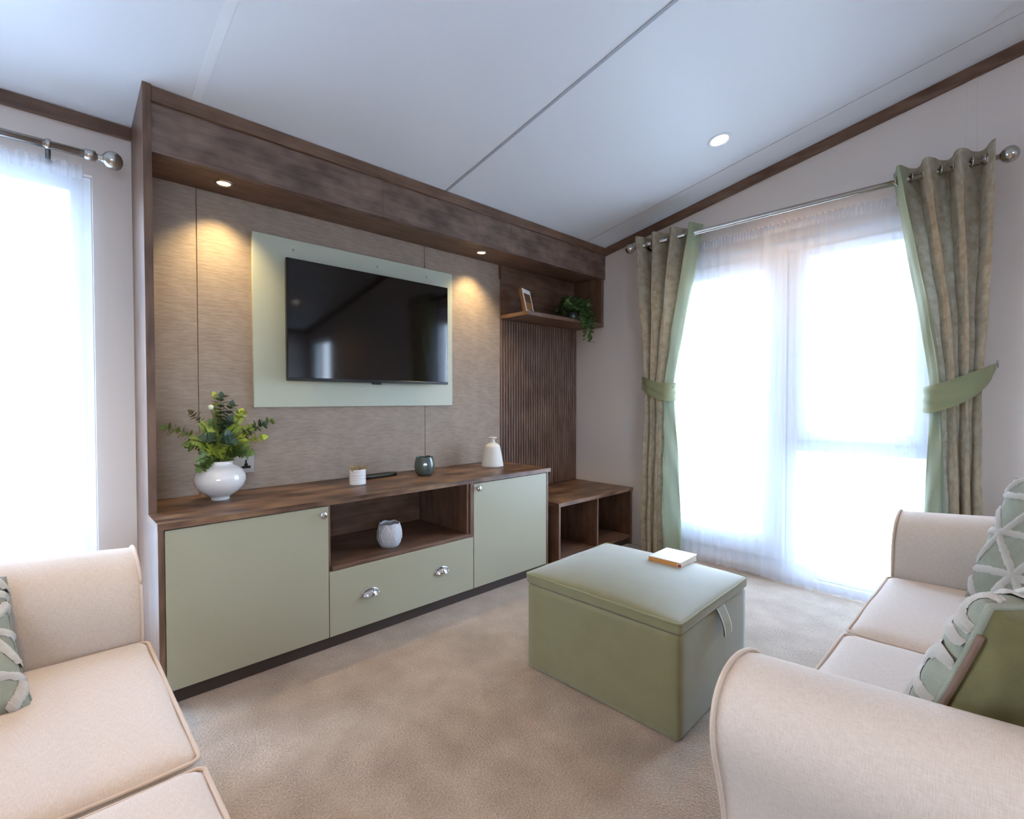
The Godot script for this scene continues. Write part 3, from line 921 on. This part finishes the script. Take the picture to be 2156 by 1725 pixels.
func make_shelf_things() -> void:
	# photo frame, a leaning plank with an easel foot
	var f := thing("photo_frame", "small wooden photo frame with white mount leaning on the corner shelf", "photo frame", Vector3(2.50, 1.699, -2.42))
	f.rotation.y = 0.33
	org = Vector3.ZERO
	var lean := Node3D.new()
	lean.name = "leaning_board"
	f.add_child(lean)
	lean.rotation.x = -0.22
	lean.scale = Vector3.ONE * 1.08
	box(lean, "frame", Vector3(-0.062, 0.002, -0.022), Vector3(0.062, 0.165, 0.0), M.copper_frame, 0.002)
	for a in [[-0.060, -0.048, 0.006, 0.163], [0.048, 0.060, 0.006, 0.163], [-0.048, 0.048, 0.006, 0.020], [-0.048, 0.048, 0.135, 0.163]]:
		box(lean, "mount", Vector3(a[0], a[2], 0.0), Vector3(a[1], a[3], 0.003), M.photo_mount, 0.0005)
	box(lean, "print", Vector3(-0.048, 0.020, 0.0), Vector3(0.048, 0.078, 0.0012), M.photo_print, 0.0)
	box(lean, "print", Vector3(-0.048, 0.078, 0.0), Vector3(0.048, 0.135, 0.0012), M.photo_print_dark, 0.0)
	tube(f, "easel_leg", PackedVector3Array([Vector3(0, 0.10, -0.046), Vector3(0, 0.06, -0.055), Vector3(0, 0.03, -0.07), Vector3(0, 0.006, -0.098)]), 0.005, M.copper_frame, 7)
	# trailing plant
	var at := Vector3(2.99, 1.699, -2.43)
	var p := thing("trailing_plant", "bushy trailing green plant spilling over the corner shelf", "plant", at)
	lathe(p, "pot", at, [[0.0, 0.0], [0.036, 0.0], [0.041, 0.03], [0.046, 0.068], [0.043, 0.070], [0.040, 0.064], [0.0, 0.062]], M.ceramic_green, 28)
	rng.seed = 21
	var sts := [begin(true), begin(true)]
	for k in 95:
		var an := rng.randf() * TAU
		var front := sin(an)
		var r := rng.randf_range(0.05, 0.135)
		var hgt := rng.randf_range(0.0, 0.135)
		var a := at + Vector3(0, 0.085, 0)
		var tip := at + Vector3(cos(an) * r * 1.05, 0.065 + hgt * (1.0 if r < 0.09 else 0.55), minf(sin(an) * r, 0.14))
		tip.z = maxf(tip.z, BACK + 0.05)
		tip.x = minf(tip.x, 3.185)
		var path := stem_path(a, tip, Vector3(0, 0.03, 0), 5)
		if k % 8 == 0:
			tube(p, "stem", path, 0.0013, M.stem, 4)
		for i in range(2, 6):
			for q in 2:
				var d := Vector3(rng.randf_range(-1, 1), rng.randf_range(-0.5, 0.6), rng.randf_range(-0.6, 1.0)).normalized()
				var ln := rng.randf_range(0.030, 0.047)
				add_leaf(sts[0 if rng.randf() < 0.8 else 1], path[i], d, Vector3.UP + d * 0.2, ln, ln * 0.72, 0.15)
	for k in 15:
		var x := rng.randf_range(-0.075, 0.09)
		var drop := rng.randf_range(0.06, 0.20) if absf(x) < 0.05 else rng.randf_range(0.02, 0.09)
		var p1 := at + Vector3(x * 0.6, 0.09, 0.05)
		var path := PackedVector3Array()
		for i in 10:
			var t := i / 9.0
			path.append(p1 + Vector3(x * 0.5 * t, 0.02 * sin(PI * minf(1.0, t * 2.0)) - (0.06 + drop) * pow(t, 1.4), 0.075 * minf(1.0, t * 1.9)))
		tube(p, "stem", path, 0.0013, M.stem, 4)
		for i in range(2, 10):
			for q in 2:
				var d := Vector3(rng.randf_range(-1, 1), rng.randf_range(-1.0, 0.2), rng.randf_range(-0.1, 1.0)).normalized()
				var ln := rng.randf_range(0.028, 0.043)
				add_leaf(sts[0 if rng.randf() < 0.75 else 1], path[i], d, Vector3.UP, ln, ln * 0.7, 0.15)
	done(sts[0], "leaves", M.leaf_ivy, p).set_meta("kind", "stuff")
	done(sts[1], "pale_leaves", M.leaf_ivy_pale, p).set_meta("kind", "stuff")

# ---------------------------------------------------------------- ottoman and book
func make_ottoman() -> void:
	var o := thing("ottoman", "sage green velvet storage ottoman with a padded lid", "ottoman", Vector3(1.738, 0, -1.088))
	o.rotation.y = 0.028
	org = Vector3.ZERO
	var hx := 0.295
	var hz := 0.333
	soft(o, "base", Vector3(0, 0.1735, 0), Vector3(hx - 0.003, 0.173, hz - 0.003), 0.014, M.velvet, 12)
	# lid: straight boxing under a domed cushion
	var st := begin(true)
	add_soft(st, Vector3(0, 0.3675, 0), Vector3(hx, 0.0195, hz), 0.008, 22, 0.040, 0.0)
	var lid := done(st, "lid", M.velvet, o)
	var path := rounded_rect(0, 0, hx + 0.0005, hz + 0.0005, 0.014, 0.3855)
	var dense := PackedVector3Array()
	for i in path.size():
		var a := path[i]
		var b := path[(i + 1) % path.size()]
		var n := maxi(1, int(a.distance_to(b) / 0.03))
		for k in n:
			var q := a.lerp(b, float(k) / n)
			q.y += sin(q.x * 31.0 + q.z * 37.0) * 0.0008
			dense.append(q)
	tube(lid, "piping", dense, 0.0036, M.velvet_piping, 7, true)
	# pull tab on the side facing the right-hand sofa
	var tab := begin(true)
	var rows := []
	for i in 9:
		var t := i / 8.0
		var row := PackedVector3Array()
		var z := hz - 0.004 + 0.030 * sin(t * PI * 0.55)
		for j in 7:
			row.append(Vector3(-0.012 + 0.066 * j / 6.0, 0.352 - t * 0.092, z))
		rows.append(row)
	add_grid(tab, rows)
	var rows2 := []
	for r in rows:
		var row := PackedVector3Array()
		for q in r:
			row.append(q + Vector3(0, -0.001, 0.005))
		rows2.append(row)
	add_grid(tab, rows2)
	for i in 8:
		for e in [0, 6]:
			quad(tab, rows[i][e], rows[i + 1][e], rows2[i + 1][e], rows2[i][e])
	for j in 6:
		quad(tab, rows[8][j], rows[8][j + 1], rows2[8][j + 1], rows2[8][j])
	done(tab, "pull_tab", M.velvet, o)
	# book
	var b := thing("book", "white paperback with an orange spine lying on the ottoman", "book", Vector3(1.945, 0.4085, -1.035))
	b.rotation.y = 0.13
	b.rotation.z = -0.065
	b.rotation.x = 0.03
	org = Vector3.ZERO
	box(b, "pages", Vector3(-0.094, 0.002, -0.066), Vector3(0.098, 0.0245, 0.066), M.book_pages, 0.001)
	box(b, "cover", Vector3(-0.1, 0.0245, -0.068), Vector3(0.1, 0.0265, 0.068), M.book_cover, 0.0005)
	box(b, "cover", Vector3(-0.1, 0.0, -0.068), Vector3(0.1, 0.002, 0.068), M.book_cover, 0.0005)
	box(b, "spine", Vector3(-0.1, 0.002, -0.068), Vector3(-0.0942, 0.0245, 0.068), M.book_spine, 0.0005)
	var mk := box(b, "spine_label", Vector3(-0.1003, 0.004, 0.054), Vector3(-0.0942, 0.0225, 0.0683), M.book_cover, 0.0003)
	box(mk, "printed_mark", Vector3(-0.1007, 0.008, 0.057), Vector3(-0.0942, 0.019, 0.0687), M.book_mark, 0.0003)

# ---------------------------------------------------------------- sofas
func arm_outline() -> PackedVector2Array:
	# (distance outward from the inner face, height) at the front of the arm
	return PackedVector2Array([Vector2(0.000, 0.100), Vector2(0.000, 0.300), Vector2(0.000, 0.500), Vector2(0.004, 0.552), Vector2(0.022, 0.601), Vector2(0.060, 0.638), Vector2(0.110, 0.658), Vector2(0.160, 0.664), Vector2(0.200, 0.654), Vector2(0.228, 0.630), Vector2(0.240, 0.598), Vector2(0.240, 0.566), Vector2(0.232, 0.533), Vector2(0.218, 0.495), Vector2(0.203, 0.450), Vector2(0.190, 0.390), Vector2(0.181, 0.300), Vector2(0.177, 0.200), Vector2(0.175, 0.100)])

const SEAT := 0.63

func make_sofa(label: String, at: Vector3, turn: float) -> Node3D:
	var s := thing("sofa", label, "sofa", at)
	s.rotation.y = turn
	org = Vector3.ZERO
	# front of the seat is z = 0, the back is z = -0.9
	soft(s, "base", Vector3(0, 0.185, -0.405), Vector3(SEAT - 0.001, 0.105, 0.385), 0.012, M.linen, 8)
	for sd in [-1.0, 1.0]:
		var ol := arm_outline()
		var rows := []
		for i in 15:
			var d := 0.012 + 0.93 * i / 14.0
			var row := PackedVector3Array()
			for p in ol:
				var lift := maxf(0.0, (p.y - 0.3) / 0.37)
				row.append(Vector3(sd * (SEAT + 0.002 + p.x), p.y + 0.085 * d * lift, -d))
			rows.append(row)
		var st := begin(true)
		add_grid(st, rows)
		var arm := done(st, "arm", M.linen, s)
		# front and rear faces
		for e in [0, 14]:
			var cap := begin()
			var idx := Geometry2D.triangulate_polygon(ol)
			for k in range(0, idx.size(), 3):
				tri_out(cap, rows[e][idx[k]], rows[e][idx[k + 1]], rows[e][idx[k + 2]], Vector3(0, 0, 1 if e == 0 else -1))
			done(cap, "arm_face", M.linen, arm)
		var pp := PackedVector3Array()
		for k in ol.size():
			var q: Vector3 = rows[0][k]
			var mid := Vector3(sd * (SEAT + 0.11), 0.4, q.z)
			pp.append(q + (q - mid).normalized() * 0.001)
		var fine := PackedVector3Array()
		for k in pp.size() - 1:
			for j in 4:
				fine.append(pp[k].cubic_interpolate(pp[k + 1], pp[maxi(0, k - 1)], pp[mini(pp.size() - 1, k + 2)], j / 4.0))
		fine.append(pp[pp.size() - 1])
		tube(arm, "piping", fine, 0.0045, M.linen_piping, 7)
		for z in [-0.06, -0.86]:
			lathe(s, "foot", Vector3(sd * (SEAT + 0.09), 0.0005, z), [[0.0, 0.0], [0.022, 0.0], [0.028, 0.05], [0.03, 0.099], [0.0, 0.0995]], M.wood, 16)
	# back
	soft(s, "backrest", Vector3(0, 0.50, -0.875), Vector3(SEAT - 0.001, 0.36, 0.085), 0.05, M.linen, 10)
	for k in 2:
		var cx := (k - 0.5) * SEAT
		var hw := SEAT * 0.5 - 0.004
		var cu := soft(s, "seat_cushion", Vector3(cx, 0.376, -0.325), Vector3(hw, 0.077, 0.328), 0.035, M.linen, 20, 0.022, 0.0, 0.002)
		for yy in [0.444, 0.308]:
			var rr := rounded_rect(cx, -0.325, hw + 0.0, 0.328 + 0.0, 0.036, yy)
			var path := PackedVector3Array()
			for i in rr.size():
				var a := rr[i]
				var b := rr[(i + 1) % rr.size()]
				var n := maxi(1, int(a.distance_to(b) / 0.04))
				for j in n:
					var q := a.lerp(b, float(j) / n)
					var inset := 0.007
					q.x = cx + clampf(q.x - cx, -hw + inset, hw - inset)
					q.z = -0.325 + clampf(q.z + 0.325, -0.328 + inset, 0.328 - inset + 0.002)
					q.y += sin(q.x * 17.0 + q.z * 21.0) * 0.0012
					path.append(q)
			tube(cu, "piping", path, 0.0042, M.linen_piping, 7, true)
		soft(s, "back_cushion", Vector3(cx, 0.675, -0.715), Vector3(hw, 0.195, 0.075), 0.06, M.linen, 14)
	return s

func pillow_point(u: float, v: float, half: float, thick: float, side: float) -> Vector3:
	var x := half * u * (1.0 - 0.055 * (1.0 - v * v))
	var y := half * v * (1.0 - 0.055 * (1.0 - u * u))
	var z := thick * pow(maxf(0.0, (1.0 - u * u) * (1.0 - v * v)), 0.34)
	z *= 1.0 + 0.05 * sin(u * 5.0 + v * 3.0)
	return Vector3(x, y, side * (z + 0.004))

func make_pillow(label: String, center: Vector3, normal: Vector3, roll: float, half: float, back: String) -> void:
	var p := thing("cushion", label, "cushion", center)
	var n := normal.normalized()
	var r := Vector3.UP.cross(n).normalized()
	var u := n.cross(r)
	p.basis = Basis(r, u, n) * Basis(Vector3(0, 0, 1), roll)
	org = Vector3.ZERO
	var thick := 0.078
	var parts := []
	for sd in [1.0, -1.0]:
		var rows := []
		for i in 29:
			var row := PackedVector3Array()
			for j in 29:
				row.append(pillow_point(sin((i / 14.0 - 1.0) * PI / 2.0), sin((j / 14.0 - 1.0) * PI / 2.0), half, thick, sd))
			rows.append(row)
		var st := begin(true)
		add_grid(st, rows, false, sd > 0.0)
		parts.append(done(st, "front_cover" if sd > 0 else "back_cover", M.pillow_grey if sd > 0 else M[back], p))
	# rim: piped edge
	var edge := PackedVector3Array()
	for k in 4:
		for i in 24:
			var t := i / 12.0 - 1.0
			var q: Vector3
			match k:
				0: q = pillow_point(t, -1, half, 0.0, 1.0)
				1: q = pillow_point(1, t, half, 0.0, 1.0)
				2: q = pillow_point(-t, 1, half, 0.0, 1.0)
				_: q = pillow_point(-1, -t, half, 0.0, 1.0)
			q.z = 0.0
			edge.append(q)
	tube(p, "piping", edge, 0.0055, M.pillow_grey, 7, true)
	# tufted trellis standing proud of the front
	rng.seed = int(center.x * 1000.0) + 3
	var st := begin(true)
	var lines := []
	for k in range(-1, 2):
		lines.append([Vector2(-1, k * 0.62 + 0.05), Vector2(1, k * 0.62 - 0.03)])
	for k in range(-3, 4):
		var off := k * 0.72
		lines.append([Vector2(off - 0.62, -1), Vector2(off + 0.62, 1)])
		lines.append([Vector2(off + 0.62, -1), Vector2(off - 0.62, 1)])
	for ln in lines:
		var a: Vector2 = ln[0]
		var b: Vector2 = ln[1]
		# the stretch of the line that lies on the cloth
		var t0 := 0.0
		var t1 := 1.0
		for ax in 2:
			var dd: float = b[ax] - a[ax]
			if absf(dd) > 1e-6:
				var ta := (-1.0 - a[ax]) / dd
				var tb := (1.0 - a[ax]) / dd
				t0 = maxf(t0, minf(ta, tb))
				t1 = minf(t1, maxf(ta, tb))
		if t1 - t0 < 0.08:
			continue
		var pts := []
		for i in 61:
			var t := lerpf(t0, t1, 0.5 + 0.5 * sin((i / 30.0 - 1.0) * PI / 2.0))
			var q := a.lerp(b, t) + Vector2(0.02 * sin(t * 9.0 + a.x), 0.02 * sin(t * 7.0)) * sin(PI * (t - t0) / (t1 - t0))
			pts.append(q)
		if pts.size() < 4:
			continue
		var d: Vector2 = (b - a).normalized()
		var w2 := Vector2(-d.y, d.x) * 0.055
		var rows := []
		for q in pts:
			var row := PackedVector3Array()
			for e in [-1.0, -0.6, 0.0, 0.6, 1.0]:
				var jit := 1.0 + (rng.randf_range(-0.16, 0.16) if absf(e) > 0.9 else 0.0)
				var uv: Vector2 = q + w2 * e * jit
				uv = uv.clamp(-Vector2.ONE, Vector2.ONE)
				var near := uv.clamp(Vector2(-0.985, -0.985), Vector2(0.985, 0.985))
				var pt := pillow_point(uv.x, uv.y, half, thick, 1.0)
				var du := pillow_point(near.x + 0.006, near.y, half, thick, 1.0) - pillow_point(near.x - 0.006, near.y, half, thick, 1.0)
				var dv := pillow_point(near.x, near.y + 0.006, half, thick, 1.0) - pillow_point(near.x, near.y - 0.006, half, thick, 1.0)
				pt += du.cross(dv).normalized() * (0.006 * (1.0 - e * e) + 0.0008 + rng.randf_range(-0.0006, 0.0006))
				row.append(pt)
			rows.append(row)
		add_grid(st, rows)
	done(st, "tufted_trellis", M.tufting, parts[0])
	if back != "pillow_grey":
		# zip placket showing along one edge
		var zp := PackedVector3Array()
		for i in 20:
			var t := i / 10.0 - 1.0
			var q := pillow_point(1.0, t * 0.85, half, 0.0, 1.0)
			q.x += 0.003
			q.z = -0.007
			zp.append(q)
		tube(parts[1], "zip", zp, 0.005, M.zip_tape, 6)

func make_seating() -> void:
	make_sofa("beige linen two-seat sofa with scroll arms facing the television, beside the gable window", Vector3(1.628, 0, -0.345), PI)
	make_sofa("beige linen two-seat sofa with scroll arms beside the media wall end panel", Vector3(0.205, 0, -1.02), PI / 2.0)
	make_pillow("grey-green cushion with cream trellis tufting leaning on the arm beneath the tied curtain", Vector3(2.075, 0.66, 0.10), Vector3(-0.75, 0.45, -0.5), 0.0, 0.205, "pillow_grey")
	make_pillow("cushion with cream trellis tufting and olive velvet back, leaning on the sofa arm", Vector3(1.125, 0.640, 0.015), Vector3(0.50, 0.38, -0.76), 0.0, 0.195, "pillow_olive")
	make_pillow("grey-green cushion with cream trellis tufting on the sofa beside the media wall", Vector3(-0.215, 0.565, -1.52), Vector3(0.10, 0.80, 0.60), 0.0, 0.175, "pillow_grey")

# ---------------------------------------------------------------- curtains
func finial(st: SurfaceTool, at: Vector3, axis: Vector3) -> void:
	add_lathe_axis(st, at, axis, [[0.0, -0.002], [0.020, -0.002], [0.020, 0.030], [0.013, 0.034], [0.011, 0.040], [0.014, 0.043], [0.011, 0.047], [0.016, 0.052], [0.027, 0.060], [0.034, 0.072], [0.036, 0.084], [0.033, 0.098], [0.024, 0.109], [0.010, 0.115], [0.0, 0.116]], 24)

func make_rod(label: String, a: Vector3, b: Vector3, wall_dir: Vector3, brackets: Array) -> void:
	var r := thing("curtain_rod", label, "curtain rod", (a + b) * 0.5)
	tube(r, "rod", PackedVector3Array([a, b]), 0.0145, M.steel, 20)
	var ax := (b - a).normalized()
	for e in [[a, -ax], [b, ax]]:
		var st := begin(true)
		finial(st, e[0], e[1])
		done(st, "finial", M.steel, r)
	for t in brackets:
		var q := a.lerp(b, t)
		var st := begin(true)
		add_lathe_axis(st, q - ax * 0.008, ax, [[0.0145, 0.0], [0.019, 0.001], [0.0195, 0.008], [0.019, 0.015], [0.0145, 0.016]], 20)
		done(st, "bracket_ring", M.steel, r)
		var st2 := begin(true)
		add_tube(st2, PackedVector3Array([q + Vector3(0, -0.016, 0), q + Vector3(0, -0.03, 0) + wall_dir * 0.01, q + Vector3(0, -0.035, 0) + wall_dir * 0.085]), 0.008, 8)
		done(st2, "bracket", M.bracket, r)

# one eyelet curtain gathered by a tie-back. zo/zi: outer and leading edge at the top, tie and bottom
func make_curtain(label: String, group: String, x: float, top: Array, tie: Array, bottom: Array, tie_y: float, waves: float, sd: int) -> void:
	var base := Vector3(x, 0.012, bottom[0])
	var c := thing("curtain", label, "curtain", base, group)
	var S := 132
	var T := 74
	var y_top := 2.252
	var y_bot := 0.012
	var rows := []
	var uvs := []
	for i in T + 1:
		var t := float(i) / T
		var y := lerpf(y_top, y_bot, t)
		var row := PackedVector3Array()
		var uv := PackedVector2Array()
		for j in S + 1:
			var s0 := float(j) / S      # 0 outer edge, 1 leading edge
			# the plain border is gathered less than the print, most of all below the tie
			var share := lerpf(0.86, 0.70, clampf((y_top - y) / (y_top - tie_y), 0.0, 1.0)) - 0.18 * clampf((tie_y - y) / 0.7, 0.0, 1.0)
			var s := s0 / 0.8 * share if s0 < 0.8 else share + (s0 - 0.8) / 0.2 * (1.0 - share)
			var z: float
			var amp: float
			var k: float
			if y > tie_y:
				k = (y_top - y) / (y_top - tie_y)
				var kk := lerpf(k, smoothstep(0.0, 1.0, k), 0.35)
				z = lerpf(lerpf(top[0], top[1], s), lerpf(tie[0], tie[1], s), kk)
				amp = lerpf(0.054, 0.022, kk)
			else:
				k = (tie_y - y) / (tie_y - y_bot)
				var kk := 1.0 - pow(1.0 - k, 1.6)
				z = lerpf(lerpf(tie[0], tie[1], s), lerpf(bottom[0], bottom[1], s), kk)
				amp = lerpf(0.020, 0.036, kk)
			var ph := TAU * waves * s0 + PI * 0.5
			var drift := 0.5 * sin(y * 2.1 + sd) * clampf((y_top - y) * 1.5, 0.0, 1.0)
			var wv := sin(ph + drift * 0.8)
			wv = signf(wv) * pow(absf(wv), 0.75)
			var dx := -amp * wv
			# folds lean over each other where the cloth is crowded
			z += amp * 0.55 * sin(2.0 * ph + drift + 0.6) * (signf(top[1] - top[0])) * clampf((y_top - y) * 1.2, 0.0, 1.0)
			# cloth bunches forward at the tie
			var near := exp(-pow((y - tie_y) / 0.16, 2.0))
			dx -= 0.018 * near * sin(PI * s)
			dx += 0.004 * sin(y * 13.0 + s * 40.0) * (1.0 - near)
			row.append(Vector3(x + dx, y, z) - org)
			uv.append(Vector2(s0 * 1.05, t * 2.24))
		rows.append(row)
		uvs.append(uv)
	var cut := int(S * 0.80)
	for part in [[0, cut, "printed_panel", M.curtain_print], [cut, S, "plain_border", M.curtain_sage]]:
		var st := begin(true)
		var rr := []
		var uu := []
		for i in T + 1:
			rr.append(rows[i].slice(part[0], part[1] + 1))
			uu.append(uvs[i].slice(part[0], part[1] + 1))
		add_grid_uv(st, rr, uu)
		done(st, part[2], part[3], c)
	# eyelets where the cloth crosses the rod
	var ring := begin(true)
	var rp := []
	for k in 13:
		var a := TAU * k / 12.0
		rp.append([0.0205 + 0.005 * cos(a), 0.004 * sin(a)])
	for k in int(waves * 2.0):
		var s := (k + 0.5) / (waves * 2.0)
		var z := lerpf(top[0], top[1], s)
		ring = begin(true)
		add_lathe_axis(ring, Vector3(x, 2.192, z), Vector3(-0.35 * (1.0 if k % 2 == 0 else -1.0), 0, 1), rp, 20)
		done(ring, "eyelet", M.steel, c)

func make_tie(label: String, hook: Vector3, pts: PackedVector3Array, widths: Array) -> void:
	var t := thing("tie_back", label, "tie-back", hook, "sage curtain tie-backs")
	var st := begin(true)
	var cur := []
	var n := pts.size()
	for k in n - 1:
		for j in 6:
			var f := j / 6.0
			var q := pts[k].cubic_interpolate(pts[k + 1], pts[maxi(0, k - 1)], pts[mini(n - 1, k + 2)], f)
			cur.append([q, lerpf(widths[k], widths[k + 1], f)])
	cur.append([pts[n - 1], widths[n - 1]])
	var rows := []
	for c in cur:
		var row := PackedVector3Array()
		var q: Vector3 = c[0] - org
		for e in 9:
			var v := e / 8.0 - 0.5
			var crease := 0.0025 * sin(v * 16.0 + q.z * 30.0)
			row.append(q + Vector3(crease, v * c[1], crease))
		rows.append(row)
	add_grid(st, rows)
	done(st, "band", M.tie_sage, t)
	var hk := begin(true)
	add_tube(hk, PackedVector3Array([Vector3(GABLE - 0.001, hook.y, hook.z), Vector3(GABLE - 0.03, hook.y, hook.z), Vector3(GABLE - 0.045, hook.y + 0.012, hook.z), Vector3(GABLE - 0.045, hook.y + 0.03, hook.z)]), 0.0035, 8)
	done(hk, "hook", M.steel, t)

func make_sheer(label: String, a: Vector3, b: Vector3, nrm: Vector3, y0: float, y1: float, folds: float, amp: float, sd: int, lead := 0.0) -> void:
	var s := thing("sheer_curtain", label, "sheer curtain", Vector3((a.x + b.x) * 0.5, y0, (a.z + b.z) * 0.5))
	var S := int(folds * 12.0)
	var T := 40
	var rows := []
	for i in T + 1:
		var t := float(i) / T
		var y := lerpf(y1, y0, t)
		var row := PackedVector3Array()
		for j in S + 1:
			var u := float(j) / S
			var p := a.lerp(b, u)
			var w := amp * (0.75 + 0.35 * sin(u * 11.0 + sd)) * (0.5 + 0.5 * smoothstep(0.0, 0.25, t))
			var d := w * sin(TAU * folds * u + 1.1 * sin(u * 9.0 + sd) + 0.5 * sin(t * 2.0))
			var pull := (b - a) * lead * sin(PI * minf(1.0, t * 1.15)) * u * u
			row.append(Vector3(p.x, y + (0.004 * sin(u * 60.0) if i == T else 0.0), p.z) + nrm * d + pull - org)
		rows.append(row)
	var st := begin(true)
	add_grid(st, rows)
	done(st, "voile", M.voile, s)
	# doubled, gathered heading tape and bottom hem
	var head := begin(true)
	var hr := []
	for i in 5:
		var row := PackedVector3Array()
		for j in S * 2 + 1:
			var u := float(j) / (S * 2)
			var p := a.lerp(b, u)
			var d := 0.006 * sin(TAU * folds * 3.2 * u + sin(u * 31.0)) + 0.004
			row.append(Vector3(p.x, y1 + 0.012 - 0.055 * i / 4.0 + (0.006 * sin(u * 190.0) if i == 0 else 0.0), p.z) + nrm * d - org)
		hr.append(row)
	add_grid(head, hr)
	done(head, "heading", M.voile, s)
	var hem := begin(true)
	var h0: PackedVector3Array = rows[T - 1].duplicate()
	var h1: PackedVector3Array = rows[T].duplicate()
	for j in h0.size():
		h0[j] += nrm * 0.003
		h1[j] += nrm * 0.003
	add_grid(hem, [h0, h1])
	done(hem, "hem", M.voile, s)

func make_curtains() -> void:
	var x := 3.12
	make_rod("brushed steel curtain rod with ball finials over the gable window", Vector3(x, 2.192, -1.93), Vector3(x, 2.186, -0.150), Vector3(1, 0, 0), [0.035, 0.965])
	make_curtain("taupe leaf-print eyelet curtain with sage edge tied beside the corner shelves", "gable window curtains", x, [-1.935, -1.49], [-1.865, -1.675], [-1.875, -1.60], 1.175, 3.5, 1)
	make_curtain("taupe leaf-print eyelet curtain with sage edge tied behind the sofa arm", "gable window curtains", x, [-0.110, -0.49], [-0.150, -0.325], [-0.140, -0.345], 1.13, 3.5, 4)
	make_tie("sage tie-back holding the curtain beside the corner shelves", Vector3(GABLE - 0.04, 1.262, -1.905), PackedVector3Array([Vector3(3.205, 1.265, -1.905), Vector3(3.09, 1.225, -1.888), Vector3(3.045, 1.195, -1.83), Vector3(3.04, 1.165, -1.76), Vector3(3.055, 1.15, -1.685), Vector3(3.12, 1.145, -1.648), Vector3(3.158, 1.17, -1.70), Vector3(3.165, 1.22, -1.80), Vector3(3.205, 1.265, -1.905)]), [0.03, 0.085, 0.105, 0.115, 0.12, 0.115, 0.10, 0.06, 0.03])
	make_tie("sage tie-back holding the curtain behind the sofa arm", Vector3(GABLE - 0.04, 1.250, -0.095), PackedVector3Array([Vector3(3.205, 1.252, -0.10), Vector3(3.10, 1.21, -0.12), Vector3(3.045, 1.165, -0.17), Vector3(3.038, 1.125, -0.245), Vector3(3.055, 1.10, -0.315), Vector3(3.12, 1.10, -0.352), Vector3(3.158, 1.12, -0.31), Vector3(3.165, 1.18, -0.20), Vector3(3.205, 1.252, -0.10)]), [0.03, 0.085, 0.115, 0.13, 0.135, 0.12, 0.10, 0.06, 0.03])
	make_sheer("white sheer curtain panel over the gable window behind the ottoman", Vector3(3.208, 0, -1.885), Vector3(3.208, 0, -1.09), Vector3(-1, 0, 0), 0.012, 2.135, 13.0, 0.012, 2, 0.03)
	make_sheer("white sheer curtain panel over the gable window behind the sofa", Vector3(3.197, 0, -1.12), Vector3(3.197, 0, -0.20), Vector3(-1, 0, 0), 0.006, 2.135, 14.0, 0.010, 5)
	make_rod("thick brushed steel curtain rod with a ball finial beside the media wall", Vector3(-1.75, 2.042, -2.525), Vector3(0.142, 2.045, -2.525), Vector3(0, 0, -1), [0.03, 0.945])
	make_sheer("white sheer curtain over the window beside the media wall", Vector3(-1.60, 0, -2.575), Vector3(0.138, 0, -2.575), Vector3(0, 0, 1), 0.012, 2.0, 22.0, 0.011, 8)

# ---------------------------------------------------------------- scene
const SPOT_E := 0.95

func _ready() -> void:
	# camera: level lens, about 92 degrees wide, looking into the corner
	var cam := Camera3D.new()
	cam.name = "camera"
	cam.fov = 2.0 * rad_to_deg(atan(862.5 / 1038.6))
	cam.near = 0.05
	cam.far = 200.0
	add_child(cam)
	cam.position = EYE
	cam.rotation = Vector3(deg_to_rad(-1.2), deg_to_rad(46.2 - 90.0), 0)
	cam.current = true
	# overcast sky
	var env := Environment.new()
	env.background_mode = Environment.BG_SKY
	var sky := Sky.new()
	var sm := ProceduralSkyMaterial.new()
	sm.sky_top_color = Color(0.70, 0.83, 1.0)
	sm.sky_horizon_color = Color(0.87, 0.935, 1.0)
	sm.ground_bottom_color = Color(0.60, 0.66, 0.72)
	sm.ground_horizon_color = Color(0.78, 0.87, 0.97)
	sm.sky_energy_multiplier = 4.4
	sm.ground_energy_multiplier = 3.8
	sm.sun_angle_max = 0.0
	sky.sky_material = sm
	env.sky = sky
	env.tonemap_mode = Environment.TONE_MAPPER_LINEAR
	env.tonemap_exposure = 0.89
	env.sdfgi_enabled = true
	env.ssao_enabled = true
	env.ssil_enabled = true
	var we := WorldEnvironment.new()
	we.name = "environment"
	we.environment = env
	add_child(we)

	make_materials()
	make_setting()
	make_windows()
	make_media_wall()
	make_sideboard()
	make_seating()
	make_ottoman()
	make_curtains()
	make_vase()
	make_worktop_things()
	make_shelf_things()
	# ceiling downlights
	var nrm := Vector3(0, -1, 0.19).normalized()
	var nrm2 := Vector3(0, -1, -0.19).normalized()
	for a in [[2.686, -1.174, "white round ceiling downlight above the gable window"], [2.62, 2.1, "white round ceiling downlight near the far gable window"], [-0.3, -1.174, "white round ceiling downlight above the sofa by the media wall"], [-0.3, 1.85, "white round ceiling downlight above the open floor"], [-2.6, 0.34 - 1.5, "white round ceiling downlight near the end wall, media wall side"], [-2.6, 0.34 + 1.5, "white round ceiling downlight near the end wall, kitchen side"]]:
		var z: float = a[1]
		downlight(Vector3(a[0], ceil_y(z), z), nrm if z < RIDGE else nrm2, 0.056, "lamp_ceiling", Color(1.0, 0.82, 0.59), 1.3 if a[0] > 2.0 else 2.5, 68.0, a[2], M.ceiling)
